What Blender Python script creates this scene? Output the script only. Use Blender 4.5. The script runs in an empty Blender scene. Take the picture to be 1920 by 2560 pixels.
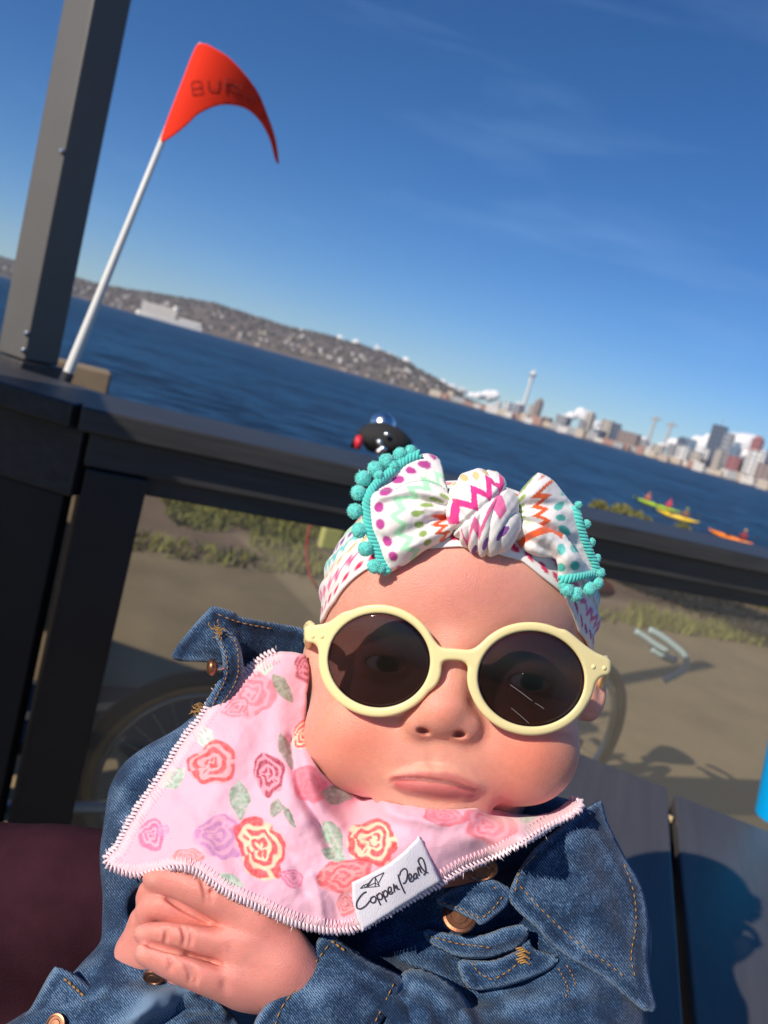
import bpy, bmesh, math, random
import numpy as np
from mathutils import Vector, Matrix
from mathutils.geometry import delaunay_2d_cdt
from mathutils.bvhtree import BVHTree

random.seed(7)
rng = np.random.default_rng(7)
sc = bpy.context.scene
COL = sc.collection

# ------------------------------------------------------------------ camera
F = 1934.0                       # focal length in pixels of the 1920 x 2560 photograph
PITCH, ROLL = math.radians(9.2), math.radians(15.6)
CAM = np.array([0.0, 0.0, 1.22])
fw = np.array([0, math.cos(PITCH), -math.sin(PITCH)])
r0 = np.array([1.0, 0, 0]); u0 = np.array([0, math.sin(PITCH), math.cos(PITCH)])
RT = math.cos(ROLL) * r0 + math.sin(ROLL) * u0
UP = -math.sin(ROLL) * r0 + math.cos(ROLL) * u0
cam_d = bpy.data.cameras.new('camera'); cam = bpy.data.objects.new('camera', cam_d); COL.objects.link(cam)
cam.matrix_world = Matrix([[RT[i], UP[i], -fw[i], CAM[i]] for i in range(3)] + [[0, 0, 0, 1]])
cam_d.sensor_fit = 'VERTICAL'; cam_d.sensor_height = 36.0; cam_d.lens = 36.0 * F / 2560.0
cam_d.clip_start = 0.02; cam_d.clip_end = 60000
cam_d.dof.use_dof = True; cam_d.dof.focus_distance = 0.352; cam_d.dof.aperture_fstop = 12.0
sc.camera = cam

# ------------------------------------------------------------------ world and sun
SUN = np.array([-0.58, -0.62, 0.54]); SUN /= np.linalg.norm(SUN)
sun_el = math.asin(SUN[2]); sun_az = math.atan2(SUN[0], SUN[1])       # azimuth from +Y towards +X
world = bpy.data.worlds.new('World'); sc.world = world; world.use_nodes = True
wn = world.node_tree.nodes; wl = world.node_tree.links
bg = wn['Background']
sky = wn.new('ShaderNodeTexSky'); sky.sky_type = 'NISHITA'; sky.sun_disc = False
sky.sun_elevation = sun_el; sky.sun_rotation = sun_az
sky.altitude = 0; sky.air_density = 0.85; sky.dust_density = 0.0; sky.ozone_density = 2.6
bg.inputs['Strength'].default_value = 0.086
# thin cirrus: stretched noise on the sky direction, the same all round
CIRRUS = (0.31, 0.2, 0.12)
tc = wn.new('ShaderNodeTexCoord')
mp = wn.new('ShaderNodeMapping'); mp.inputs['Scale'].default_value = (2.0, 5.0, 13.0); mp.inputs['Rotation'].default_value = (0.05, 0.10, 0.3)
mp.inputs['Location'].default_value = CIRRUS
no = wn.new('ShaderNodeTexNoise'); no.inputs['Scale'].default_value = 1.3; no.inputs['Detail'].default_value = 7; no.inputs['Roughness'].default_value = 0.5; no.inputs['Distortion'].default_value = 0.35
rp = wn.new('ShaderNodeValToRGB'); rp.color_ramp.elements[0].position = 0.53; rp.color_ramp.elements[1].position = 0.80
rp.color_ramp.elements[1].color = (0.20, 0.20, 0.20, 1)
mx = wn.new('ShaderNodeMixRGB'); mx.inputs['Color2'].default_value = (7.0, 8.0, 9.5, 1)
wl.new(tc.outputs['Generated'], mp.inputs['Vector']); wl.new(mp.outputs[0], no.inputs['Vector']); wl.new(no.outputs['Fac'], rp.inputs[0])
wl.new(rp.outputs[0], mx.inputs['Fac']); wl.new(sky.outputs[0], mx.inputs['Color1'])
hs = wn.new('ShaderNodeHueSaturation'); hs.inputs['Saturation'].default_value = 1.12
tn = wn.new('ShaderNodeMixRGB'); tn.blend_type = 'MULTIPLY'; tn.inputs['Fac'].default_value = 1; tn.inputs['Color2'].default_value = (.655, .87, 1.16, 1)
wl.new(mx.outputs[0], tn.inputs['Color1']); wl.new(tn.outputs[0], hs.inputs['Color']); wl.new(hs.outputs[0], bg.inputs['Color'])
sd = bpy.data.lights.new('sun', 'SUN'); sd.energy = 5.0; sd.angle = math.radians(0.53); sd.color = (1.0, 0.90, 0.76)
sun = bpy.data.objects.new('sun', sd); COL.objects.link(sun)
sun.rotation_euler = Vector(-SUN).to_track_quat('-Z', 'Y').to_euler()
sc.view_settings.view_transform = 'Standard'; sc.view_settings.look = 'None'
sc.view_settings.gamma = 1.0; sc.view_settings.use_curve_mapping = False; sc.view_settings.exposure = 0.0
sc.render.engine = 'CYCLES'
try:
    sc.cycles.use_denoising = True
    sc.cycles.max_bounces = 10; sc.cycles.transparent_max_bounces = 16
    sc.cycles.caustics_reflective = False; sc.cycles.caustics_refractive = False
except Exception: pass

# ------------------------------------------------------------------ helpers
def ray(x, y): return (x - 960) / F * RT - (y - 1280) / F * UP + fw
def at(x, y, d): return CAM + d * ray(x, y)                 # point seen at a pixel, d metres deep
def on_z(x, y, z):
    q = ray(x, y); return CAM + (z - CAM[2]) / q[2] * q
D0 = 0.36; K0 = D0 / F
def P(q):                                                   # modelling frame of the baby: px, py and height z (all in photo pixels) -> metres
    q = np.asarray(q, float).reshape(-1, 3)
    d = (D0 - q[:, 2] * K0)[:, None]
    return CAM + d * ((q[:, 0:1] - 960) / F * RT - (q[:, 1:2] - 1280) / F * UP + fw)

ORG = {}
def tag(o, label=None, cat=None, group=None, kind=None):
    if label: o['label'] = label
    if cat: o['category'] = cat
    if group: o['group'] = group
    if kind: o['kind'] = kind
    return o
def empty(name, loc, label=None, cat=None, group=None, rotz=0):
    o = bpy.data.objects.new(name, None); COL.objects.link(o); o.empty_display_size = 0.1
    o.location = Vector(loc); o.rotation_euler[2] = rotz
    ORG[o.name] = np.array(loc, float) if rotz == 0 else None
    return tag(o, label, cat, group)
def obj(name, verts, faces, mat, parent=None, smooth=False, local=False, col=None, cl=None, **kw):
    """link ONE mesh object; verts are world metres unless local (then they are in the parent's frame)"""
    v = np.asarray(verts, float).reshape(-1, 3)
    off = np.zeros(3)
    if parent is not None and not local:
        off = ORG.get(parent.name); off = np.zeros(3) if off is None else off
        v = v - off
    me = bpy.data.meshes.new(name)
    if isinstance(faces, np.ndarray):
        n, k = faces.shape
        me.vertices.add(len(v)); me.vertices.foreach_set('co', v.astype(np.float32).ravel())
        me.loops.add(n * k); me.loops.foreach_set('vertex_index', faces.astype(np.int32).ravel())
        me.polygons.add(n); me.polygons.foreach_set('loop_start', np.arange(0, n * k, k, dtype=np.int32))
        me.polygons.foreach_set('loop_total', np.full(n, k, np.int32)); me.update(calc_edges=True); me.validate()
    else:
        me.from_pydata([tuple(x) for x in v], [], [tuple(int(i) for i in f) for f in faces]); me.update()
    if smooth: me.polygons.foreach_set('use_smooth', np.ones(len(me.polygons), bool))
    if col is not None:
        a = me.attributes.new('Col', 'FLOAT_COLOR', 'POINT')
        c = np.ones((len(v), 4), np.float32); c[:, :3] = col; a.data.foreach_set('color', c.ravel())
    if cl is not None:
        a = me.attributes.new('cl', 'FLOAT_VECTOR', 'POINT'); a.data.foreach_set('vector', np.asarray(cl, np.float32).ravel())
    if mat: me.materials.append(mat)
    o = bpy.data.objects.new(name, me); COL.objects.link(o)
    if parent is not None: o.parent = parent
    ORG[o.name] = off if not local else None
    return tag(o, **kw)
class MB:
    """collects shapes, then builds ONE mesh"""
    def __init__(s): s.v = []; s.f = []
    def add(s, v, f):
        b = len(s.v); s.v += [tuple(map(float, q)) for q in v]; s.f += [tuple(i + b for i in t) for t in f]; return s
    def box(s, c, size, M=None, taper=None):
        h = np.array(size) / 2.0
        pts = [np.array([x * h[0], y * h[1], z * h[2]]) for z in (-1, 1) for y in (-1, 1) for x in (-1, 1)]
        if taper: pts = [p * np.array([taper, taper, 1]) if p[2] > 0 else p for p in pts]
        if M is not None: pts = [np.asarray(M) @ p for p in pts]
        return s.add([p + np.array(c) for p in pts], [(0, 2, 3, 1), (4, 5, 7, 6), (0, 1, 5, 4), (2, 6, 7, 3), (0, 4, 6, 2), (1, 3, 7, 5)])
    def tube(s, pts, r, n=8, cap=True, closed=False):
        pts = [np.array(p, float) for p in pts]; m = len(pts)
        rs = r if hasattr(r, '__len__') else [r] * m
        rings = []; ref = None
        for i in range(m):
            a = pts[(i - 1) % m] if (closed or i > 0) else pts[i]; b = pts[(i + 1) % m] if (closed or i < m - 1) else pts[i]
            t = b - a; t /= (np.linalg.norm(t) + 1e-12)
            if ref is None:
                ref = np.cross(t, [0, 0, 1.0]);
                if np.linalg.norm(ref) < .05: ref = np.cross(t, [1.0, 0, 0])
            ref = ref - t * (ref @ t); ref /= (np.linalg.norm(ref) + 1e-12); bi = np.cross(t, ref)
            rings.append([pts[i] + rs[i] * (math.cos(2 * math.pi * k / n) * ref + math.sin(2 * math.pi * k / n) * bi) for k in range(n)])
        v = [q for rg in rings for q in rg]; f = []
        for i in range(m if closed else m - 1):
            j = (i + 1) % m
            for k in range(n):
                k2 = (k + 1) % n; f.append((i * n + k, i * n + k2, j * n + k2, j * n + k))
        if cap and not closed:
            f.append(tuple(range(n - 1, -1, -1))); f.append(tuple((m - 1) * n + k for k in range(n)))
        return s.add(v, f)
    def lathe(s, prof, c, ax=(0, 0, 1), n=16):
        ax = np.array(ax, float); ax /= np.linalg.norm(ax)
        e1 = np.cross(ax, [0, 0, 1.0] if abs(ax[2]) < .9 else [1.0, 0, 0]); e1 /= np.linalg.norm(e1); e2 = np.cross(ax, e1)
        v = []; f = []
        for r, h in prof:
            for k in range(n):
                a = 2 * math.pi * k / n
                v.append(np.array(c) + ax * h + r * (math.cos(a) * e1 + math.sin(a) * e2))
        for i in range(len(prof) - 1):
            for k in range(n):
                k2 = (k + 1) % n; f.append((i * n + k, i * n + k2, (i + 1) * n + k2, (i + 1) * n + k))
        if prof[0][0] > 1e-6: f.append(tuple(range(n - 1, -1, -1)))
        if prof[-1][0] > 1e-6: f.append(tuple((len(prof) - 1) * n + k for k in range(n)))
        return s.add(v, f)
    def build(s, name, mat, parent=None, bevel=0, **kw):
        o = obj(name, s.v, s.f, mat, parent, **kw)
        if bevel:
            b = o.modifiers.new('Bevel', 'BEVEL'); b.width = bevel; b.segments = 2; b.limit_method = 'ANGLE'
        return o
def copy_tree(o, parent=None):
    c = o.copy(); COL.objects.link(c); c.parent = parent; ORG[c.name] = ORG.get(o.name)
    for ch in list(o.children): copy_tree(ch, c)
    return c

# ---- numpy noise
def _hash(ix, iy, iz, seed):
    h = (ix.astype(np.int64) * 374761393 + iy.astype(np.int64) * 668265263 + iz.astype(np.int64) * 2147483647 + seed * 144665) & 0xffffffff
    h = ((h ^ (h >> 13)) * 1274126177) & 0xffffffff
    h = ((h ^ (h >> 16)) * 2246822519) & 0xffffffff
    return ((h ^ (h >> 15)) & 0xffff) / 65535.0
def vnoise(p, scale, seed=0):
    p = np.asarray(p, float)
    if p.shape[1] == 2: p = np.c_[p, np.zeros(len(p))]
    q = p / scale; i = np.floor(q); t = q - i; t = t * t * (3 - 2 * t); out = 0
    for dx in (0, 1):
        for dy in (0, 1):
            for dz in (0, 1):
                w = (t[:, 0] if dx else 1 - t[:, 0]) * (t[:, 1] if dy else 1 - t[:, 1]) * (t[:, 2] if dz else 1 - t[:, 2])
                out = out + w * _hash(i[:, 0] + dx, i[:, 1] + dy, i[:, 2] + dz, seed)
    return out * 2 - 1
def fbm(p, scale, seed=0, oct=4):
    s = 0; a = 1; tot = 0
    for k in range(oct):
        s = s + a * vnoise(p, scale / 2 ** k, seed + k); tot += a; a *= .5
    return s / tot
def sstep(a, b, x):
    t = np.clip((x - a) / (b - a), 0, 1); return t * t * (3 - 2 * t)
def seg_dist(p, pts, closed=False):
    """distance of 2D points to a polyline, arc length at the nearest point and side sign"""
    p = np.asarray(p, float); pts = np.asarray(pts, float)
    n = len(pts); best = np.full(len(p), 1e9); arc = np.zeros(len(p)); side = np.ones(len(p)); L = 0
    for i in range(n if closed else n - 1):
        a = pts[i]; b = pts[(i + 1) % n]; d = b - a; l = np.hypot(*d)
        if l < 1e-9: continue
        t = np.clip(((p - a) @ d) / (l * l), 0, 1); q = p - a - t[:, None] * d
        dd = np.hypot(q[:, 0], q[:, 1]); m = dd < best
        best[m] = dd[m]; arc[m] = L + t[m] * l
        side[m] = np.sign(d[0] * q[m, 1] - d[1] * q[m, 0]); L += l
    return best, arc, side
def inside(p, poly):
    p = np.asarray(p); x, y = p[:, 0], p[:, 1]; c = np.zeros(len(p), bool); n = len(poly)
    for i in range(n):
        x1, y1 = poly[i]; x2, y2 = poly[(i + 1) % n]
        if y1 == y2: continue
        m = ((y1 > y) != (y2 > y)) & (x < (x2 - x1) * (y - y1) / (y2 - y1) + x1); c ^= m
    return c
def spline(pts, step, closed=False, tension=0.5):
    """Catmull-Rom through 2D/3D points, resampled at even steps"""
    p = np.asarray(pts, float); n = len(p); out = []
    for i in range(n if closed else n - 1):
        a = p[(i - 1) % n] if (closed or i > 0) else 2 * p[0] - p[1]; b = p[i]; c = p[(i + 1) % n]
        d = p[(i + 2) % n] if (closed or i < n - 2) else 2 * p[-1] - p[-2]
        for t in np.linspace(0, 1, 14, endpoint=False):
            out.append(.5 * (2 * b + (c - a) * t + (2 * a - 5 * b + 4 * c - d) * t * t + (3 * b - a - 3 * c + d) * t ** 3))
    if not closed: out.append(p[-1])
    o = np.array(out); oo = np.vstack([o, o[:1]]) if closed else o
    s = np.r_[0, np.cumsum(np.linalg.norm(np.diff(oo, axis=0), axis=1))]
    m = max(3, int(round(s[-1] / step))); ts = np.linspace(0, s[-1], m, endpoint=not closed)
    return np.stack([np.interp(ts, s, oo[:, k]) for k in range(o.shape[1])], 1)
def rbf(ctrl):
    c = np.asarray(ctrl, float); X = c[:, :2] / 500.0; n = len(c)
    def ph(r2): return np.where(r2 > 1e-12, .5 * r2 * np.log(np.maximum(r2, 1e-12)), 0)
    A = ph(((X[:, None] - X[None]) ** 2).sum(-1)) + np.eye(n) * 1e-5
    B = np.c_[np.ones(n), X]; M = np.zeros((n + 3, n + 3)); M[:n, :n] = A; M[:n, n:] = B; M[n:, :n] = B.T
    w = np.linalg.solve(M, np.r_[c[:, 2], 0, 0, 0])
    def f(q):
        q = np.asarray(q, float)[:, :2] / 500.0; out = np.empty(len(q))
        for s in range(0, len(q), 20000):
            b = q[s:s + 20000]; out[s:s + 20000] = ph(((b[:, None] - X[None]) ** 2).sum(-1)) @ w[:n] + np.c_[np.ones(len(b)), b] @ w[n:]
        return out
    return f
def cdt(outline, step):
    """triangulated region: even boundary plus a staggered interior grid"""
    o = np.asarray(outline, float); lo, hi = o.min(0), o.max(0)
    xs = np.arange(lo[0], hi[0], step); ys = np.arange(lo[1], hi[1], step * .87)
    g = np.array([(x + (step / 2 if j % 2 else 0), y) for j, y in enumerate(ys) for x in xs])
    g = g[inside(g, o)]
    if len(g):
        d, _, _ = seg_dist(g, o, True); g = g[d > step * .55]
    n = len(o); v = [Vector(map(float, q)) for q in o] + [Vector(map(float, q)) for q in g]
    r = delaunay_2d_cdt(v, [(i, (i + 1) % n) for i in range(n)], [], 1, 1e-4)
    vv = np.array([tuple(q) for q in r[0]]); ff = np.array([f for f in r[2] if len(f) == 3])
    a, b, c = vv[ff[:, 0]], vv[ff[:, 1]], vv[ff[:, 2]]
    ar = (b[:, 0] - a[:, 0]) * (c[:, 1] - a[:, 1]) - (b[:, 1] - a[:, 1]) * (c[:, 0] - a[:, 0])
    m = ar > 0; ff[m] = ff[m][:, ::-1]           # y points down in the photo: this winds towards the viewer
    return vv, ff
def sheet(name, outline, ctrl, mat, parent, step=5, thick=8, folds=(), rnd=None, colf=None, noise=(), smooth_out=True, wob=0, **kw):
    """cloth panel: outline in photo pixels, height from control points, folds and rolled edges, real thickness"""
    o = spline(outline, step, True) if smooth_out else spline_lin(outline, step)
    if wob: o = o + np.c_[vnoise(o, 14, 5), vnoise(o, 14, 9)] * wob
    zf0 = rbf(ctrl)
    def zf(q):
        q = np.asarray(q, float)[:, :2]; z = zf0(q)
        if rnd:
            d, _, _ = seg_dist(q, o[::3], True); t = np.clip(1 - d / rnd[0], 0, 1); z = z - rnd[1] * (1 - np.sqrt(np.maximum(1 - t * t, 0)))
        for fd in folds:
            d, _, sd = seg_dist(q, spline(fd[0], 12)); z = z + fd[2] * np.exp(-(d / fd[1]) ** 2)
        for sc_, am, sd in noise: z = z + am * fbm(q, sc_, sd, 3)
        return z
    vv, ff = cdt(o, step); z = zf(vv); q = np.c_[vv, z]
    ob = obj(name, P(q), ff, mat, parent, smooth=True, col=None if colf is None else colf(vv), cl=q, **kw)
    if thick:
        m = ob.modifiers.new('Solidify', 'SOLIDIFY'); m.thickness = thick * K0; m.offset = -1
    return ob, zf, o
def spline_lin(pts, step):
    p = np.asarray(pts, float); oo = np.vstack([p, p[:1]]); s = np.r_[0, np.cumsum(np.linalg.norm(np.diff(oo, axis=0), axis=1))]
    out = []
    for i in range(len(p)):
        m = max(1, int(round((s[i + 1] - s[i]) / step)))
        for k in range(m): out.append(oo[i] + (oo[i + 1] - oo[i]) * k / m)
    return np.array(out)

# ---- signed distance bodies
class SDF:
    def __init__(s, lo, hi, h):
        s.lo = np.array(lo, float); s.h = h
        s.ax = [np.arange(lo[k], hi[k] + h, h, dtype=np.float32) for k in range(3)]
        s.f = np.full([len(a) for a in s.ax], 200.0, np.float32)
    def _sub(s, lo, hi):
        sl = []
        for k in range(3):
            a = max(0, int((lo[k] - s.lo[k]) / s.h)); b = min(len(s.ax[k]), int((hi[k] - s.lo[k]) / s.h) + 2)
            if a >= b: return None, None
            sl.append(slice(a, b))
        return tuple(sl), np.meshgrid(*[s.ax[k][sl[k]] for k in range(3)], indexing='ij', sparse=True)
    def _mix(s, sl, d, k, op):
        f = s.f[sl]
        if op == 'add':
            h = np.maximum(k - np.abs(f - d), 0) / k; s.f[sl] = np.minimum(f, d) - h * h * k * .25
        else:
            d = -d; h = np.maximum(k - np.abs(f - d), 0) / k; s.f[sl] = np.maximum(f, d) + h * h * k * .25
    def ell(s, c, r, k=20, op='add', rot=0.0, axes=None):
        m = max(r) + k + 60; c = np.array(c, float)
        sl, g = s._sub(c - m, c + m)
        if sl is None: return
        x, y, z = g[0] - c[0], g[1] - c[1], g[2] - c[2]
        if rot:
            cr, sr = math.cos(rot), math.sin(rot); x, y = cr * x + sr * y, -sr * x + cr * y
        k0 = np.sqrt((x / r[0]) ** 2 + (y / r[1]) ** 2 + (z / r[2]) ** 2) + 1e-6
        k1 = np.sqrt((x / r[0] ** 2) ** 2 + (y / r[1] ** 2) ** 2 + (z / r[2] ** 2) ** 2) + 1e-9
        s._mix(sl, (k0 * (k0 - 1) / k1).astype(np.float32), k, op)
    def cap(s, a, b, ra, rb, k=20, op='add'):
        a = np.array(a, float); b = np.array(b, float); m = max(ra, rb) + k + 40
        sl, g = s._sub(np.minimum(a, b) - m, np.maximum(a, b) + m)
        if sl is None: return
        d = b - a; L = d @ d + 1e-9
        t = np.clip(((g[0] - a[0]) * d[0] + (g[1] - a[1]) * d[1] + (g[2] - a[2]) * d[2]) / L, 0, 1)
        q = np.sqrt((g[0] - a[0] - t * d[0]) ** 2 + (g[1] - a[1] - t * d[1]) ** 2 + (g[2] - a[2] - t * d[2]) ** 2)
        s._mix(sl, (q - (ra + (rb - ra) * t)).astype(np.float32), k, op)
    def chain(s, pts, rs, k=20, op='add'):
        for i in range(len(pts) - 1): s.cap(pts[i], pts[i + 1], rs[i], rs[i + 1], k, op)
    def top(s, x, y):
        i = int(round((x - s.lo[0]) / s.h)); j = int(round((y - s.lo[1]) / s.h)); c = np.nonzero(s.f[i, j] < 0)[0]
        if not len(c): return -300.0
        k = c[-1]; a, b = s.f[i, j, k], s.f[i, j, min(k + 1, s.f.shape[2] - 1)]; return float(s.ax[2][k] + s.h * (-a / (b - a + 1e-9)))
    def groove(s, pts, r, k, depth=0.0):
        p = spline(pts, 10); z = np.array([s.top(*q) for q in p]); z = np.convolve(np.pad(z, 2, mode='edge'), np.ones(5) / 5, 'valid') - depth
        rr = np.interp(np.linspace(0, 1, len(p)), np.linspace(0, 1, len(r)), r)
        for i in range(len(p) - 1): s.cap((*p[i], z[i]), (*p[i + 1], z[i + 1]), rr[i], rr[i + 1], k, 'sub')
    def mesh(s):
        f = s.f; ins = f < 0; n = np.array(f.shape) - 1
        c = np.zeros(n, np.uint8)
        offs = [(x, y, z) for x in (0, 1) for y in (0, 1) for z in (0, 1)]
        for x, y, z in offs: c += ins[x:x + n[0], y:y + n[1], z:z + n[2]]
        act = np.argwhere((c > 0) & (c < 8)); idx = np.full(n, -1, np.int32); idx[tuple(act.T)] = np.arange(len(act))
        val = {o: f[act[:, 0] + o[0], act[:, 1] + o[1], act[:, 2] + o[2]] for o in offs}
        acc = np.zeros((len(act), 3)); cnt = np.zeros(len(act))
        for o in offs:
            for k in range(3):
                if o[k]: continue
                q = list(o); q[k] = 1; q = tuple(q); va, vb = val[o], val[q]; m = (va < 0) != (vb < 0)
                t = va[m] / (va[m] - vb[m]); p = np.tile(np.array(o, float), (m.sum(), 1)); p[:, k] += t
                acc[m] += p; cnt[m] += 1
        v = (act + acc / cnt[:, None]) * s.h + s.lo
        quads = []
        for k in range(3):
            a, b = [(1, 2), (2, 0), (0, 1)][k]
            sl0 = [slice(1, -1)] * 3; sl0[k] = slice(0, -1); sl1 = [slice(1, -1)] * 3; sl1[k] = slice(1, None)
            i0, i1 = ins[tuple(sl0)], ins[tuple(sl1)]
            e = np.argwhere(i0 != i1); st = i0[tuple(e.T)]
            off = np.ones(3, int); off[k] = 0; e = e + off
            def cell(da, db):
                q = e.copy(); q[:, a] -= da; q[:, b] -= db; return idx[q[:, 0], q[:, 1], q[:, 2]]
            qd = np.stack([cell(1, 1), cell(0, 1), cell(0, 0), cell(1, 0)], 1)
            qd[~st] = qd[~st][:, ::-1]; quads.append(qd)
        q = np.vstack(quads); q = q[(q >= 0).all(1)]
        # frame (px, py down, z to viewer) is left-handed, so wind the other way
        return v, q
def trace(v, quads):
    b = BVHTree.FromPolygons([tuple(x) for x in v], [tuple(int(i) for i in f) for f in quads])
    def z(x, y, default=0.0):
        h = b.ray_cast(Vector((x, y, 600)), Vector((0, 0, -1)))
        return h[0][2] if h[0] is not None else default
    return z

# ------------------------------------------------------------------ materials
def mat(name, color=(.5, .5, .5), rough=.5, metal=0.0, spec=.5, attr=False, vary=0.0, vscale=20.0, bump=0.0, bscale=200.0, sheen=0.0, sss=0.0, coord='Object', detail=4, stretch=None, grain=None, trans=0.0, coat=0.0):
    m = bpy.data.materials.new(name); m.use_nodes = True; n = m.node_tree.nodes; l = m.node_tree.links
    b = n['Principled BSDF']; b.inputs['Roughness'].default_value = rough; b.inputs['Metallic'].default_value = metal
    b.inputs['Specular IOR Level'].default_value = spec
    b.inputs['Sheen Weight'].default_value = sheen; b.inputs['Coat Weight'].default_value = coat
    if sss:
        b.inputs['Subsurface Weight'].default_value = 1.0; b.inputs['Subsurface Scale'].default_value = sss
        b.inputs['Subsurface Radius'].default_value = (1.0, .35, .2)
    if attr:
        a = n.new('ShaderNodeAttribute'); a.attribute_name = 'Col'; base = a.outputs['Color']
    else:
        c = n.new('ShaderNodeRGB'); c.outputs[0].default_value = (*color, 1); base = c.outputs[0]
    if coord == 'cl':
        t = n.new('ShaderNodeAttribute'); t.attribute_name = 'cl'; vec = t.outputs['Vector']
    else:
        t = n.new('ShaderNodeTexCoord'); vec = t.outputs[coord]
    if grain is not None:
        mg = n.new('ShaderNodeMapping'); mg.vector_type = 'TEXTURE'; mg.inputs['Rotation'].default_value = (0, 0, grain); mg.inputs['Scale'].default_value = (1, .07, .07); l.new(vec, mg.inputs[0]); vec = mg.outputs[0]
    if stretch:
        mpp = n.new('ShaderNodeMapping'); mpp.inputs['Scale'].default_value = stretch; l.new(vec, mpp.inputs[0]); vec = mpp.outputs[0]
    if vary:
        t1 = n.new('ShaderNodeTexNoise'); t1.inputs['Scale'].default_value = vscale; t1.inputs['Detail'].default_value = detail; t1.inputs['Roughness'].default_value = .6
        l.new(vec, t1.inputs['Vector'])
        mr = n.new('ShaderNodeMapRange'); mr.inputs['From Min'].default_value = .25; mr.inputs['From Max'].default_value = .75
        mr.inputs['To Min'].default_value = 1 - vary; mr.inputs['To Max'].default_value = 1 + vary; l.new(t1.outputs['Fac'], mr.inputs['Value'])
        mm = n.new('ShaderNodeMixRGB'); mm.blend_type = 'MULTIPLY'; mm.inputs['Fac'].default_value = 1
        l.new(base, mm.inputs['Color1']); l.new(mr.outputs[0], mm.inputs['Color2']); base = mm.outputs[0]
    l.new(base, b.inputs['Base Color'])
    if bump:
        t2 = n.new('ShaderNodeTexNoise'); t2.inputs['Scale'].default_value = bscale; t2.inputs['Detail'].default_value = 5
        l.new(vec, t2.inputs['Vector']); bp = n.new('ShaderNodeBump'); bp.inputs['Strength'].default_value = bump; bp.inputs['Distance'].default_value = .001
        l.new(t2.outputs['Fac'], bp.inputs['Height']); l.new(bp.outputs[0], b.inputs['Normal'])
    return m
# ================================================================== SETTING
def rot2(a): c, s = math.cos(a), math.sin(a); return np.array([[c, -s, 0], [s, c, 0], [0, 0, 1]])
WATER_Z = -3.4
M_ground = mat('path_grit', (.31, .225, .125), .95, vary=.22, vscale=2.2, bump=.6, bscale=60)
M_soil = mat('soil', (.26, .17, .105), .95, vary=.35, vscale=2.0, bump=.8, bscale=25)
M_grass = mat('grass_blades', (.12, .125, .025), .8, attr=True)
M_rock = mat('sea_wall_stone', (.2, .19, .17), .9, vary=.3, vscale=3, bump=.6, bscale=10)
# ground with the path, sheet by sheet
RD = np.array([.9, .436]); RN = np.array([.436, -.9])        # along the railing, and from it towards the seats
def poly_sheet(name, pts, z, m, **kw):
    return obj(name, [(x, y, z) for x, y in pts], [tuple(range(len(pts)))], m, **kw)
def rl(s, t): return np.array([-.283, 1.26]) + s * RD - t * RN     # s metres along the rail from its bend, t metres beyond it
gp = [rl(-14, 8), rl(-14, -9), rl(22, -9), rl(22, 8)]
poly_sheet('ground', gp, 0.0, M_ground, kind='structure')
poly_sheet('verge', [rl(-14, 3.05), rl(-4, 2.85), rl(0, 2.95), rl(3, 3.0), rl(9, 3.35), rl(22, 3.4), rl(22, 7.9), rl(-14, 7.9)], .004, M_soil, kind='structure')
# sea wall face below the verge
A, B = rl(-14, 8), rl(22, 8)
obj('sea_wall', [(*A, .05), (*B, .05), (*B, -5), (*A, -5)], [(0, 1, 2, 3)], M_rock, kind='structure')

# water: one sheet to the horizon with a fine mesh near the shore
def water_mat():
    m = bpy.data.materials.new('sea_water'); m.use_nodes = True; n = m.node_tree.nodes; l = m.node_tree.links
    b = n['Principled BSDF']; b.inputs['Roughness'].default_value = .38; b.inputs['IOR'].default_value = 1.33; b.inputs['Specular IOR Level'].default_value = .16
    t = n.new('ShaderNodeTexCoord'); mp = n.new('ShaderNodeMapping'); mp.inputs['Rotation'].default_value = (0, 0, .12); mp.inputs['Scale'].default_value = (.75, .8, 1)
    l.new(t.outputs['Object'], mp.inputs[0])
    a = n.new('ShaderNodeTexNoise'); a.inputs['Scale'].default_value = .42; a.inputs['Detail'].default_value = 5; a.inputs['Roughness'].default_value = .60
    c = n.new('ShaderNodeTexNoise'); c.inputs['Scale'].default_value = .035; c.inputs['Detail'].default_value = 4
    l.new(mp.outputs[0], a.inputs['Vector']); l.new(mp.outputs[0], c.inputs['Vector'])
    ad = n.new('ShaderNodeMath'); ad.operation = 'MULTIPLY_ADD'; ad.inputs[1].default_value = .7; l.new(c.outputs['Fac'], ad.inputs[0]); l.new(a.outputs['Fac'], ad.inputs[2])
    cr = n.new('ShaderNodeValToRGB'); e = cr.color_ramp.elements; e[0].position = .70; e[0].color = (.002, .011, .034, 1); e[1].position = .96; e[1].color = (.020, .078, .168, 1); l.new(ad.outputs[0], cr.inputs[0]); l.new(cr.outputs[0], b.inputs['Base Color'])  # light and dark of the ripples put into the base colour
    bp = n.new('ShaderNodeBump'); bp.inputs['Strength'].default_value = .8; bp.inputs['Distance'].default_value = 1.5
    l.new(a.outputs['Fac'], bp.inputs['Height']); l.new(bp.outputs[0], b.inputs['Normal'])
    return m
R_ = 7600
wp = [(-R_, 4, WATER_Z), (R_, 4, WATER_Z), (R_, 6900, WATER_Z), (-R_, 6900, WATER_Z)]
obj('water', wp, [(0, 1, 2, 3)], water_mat(), kind='structure')

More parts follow.
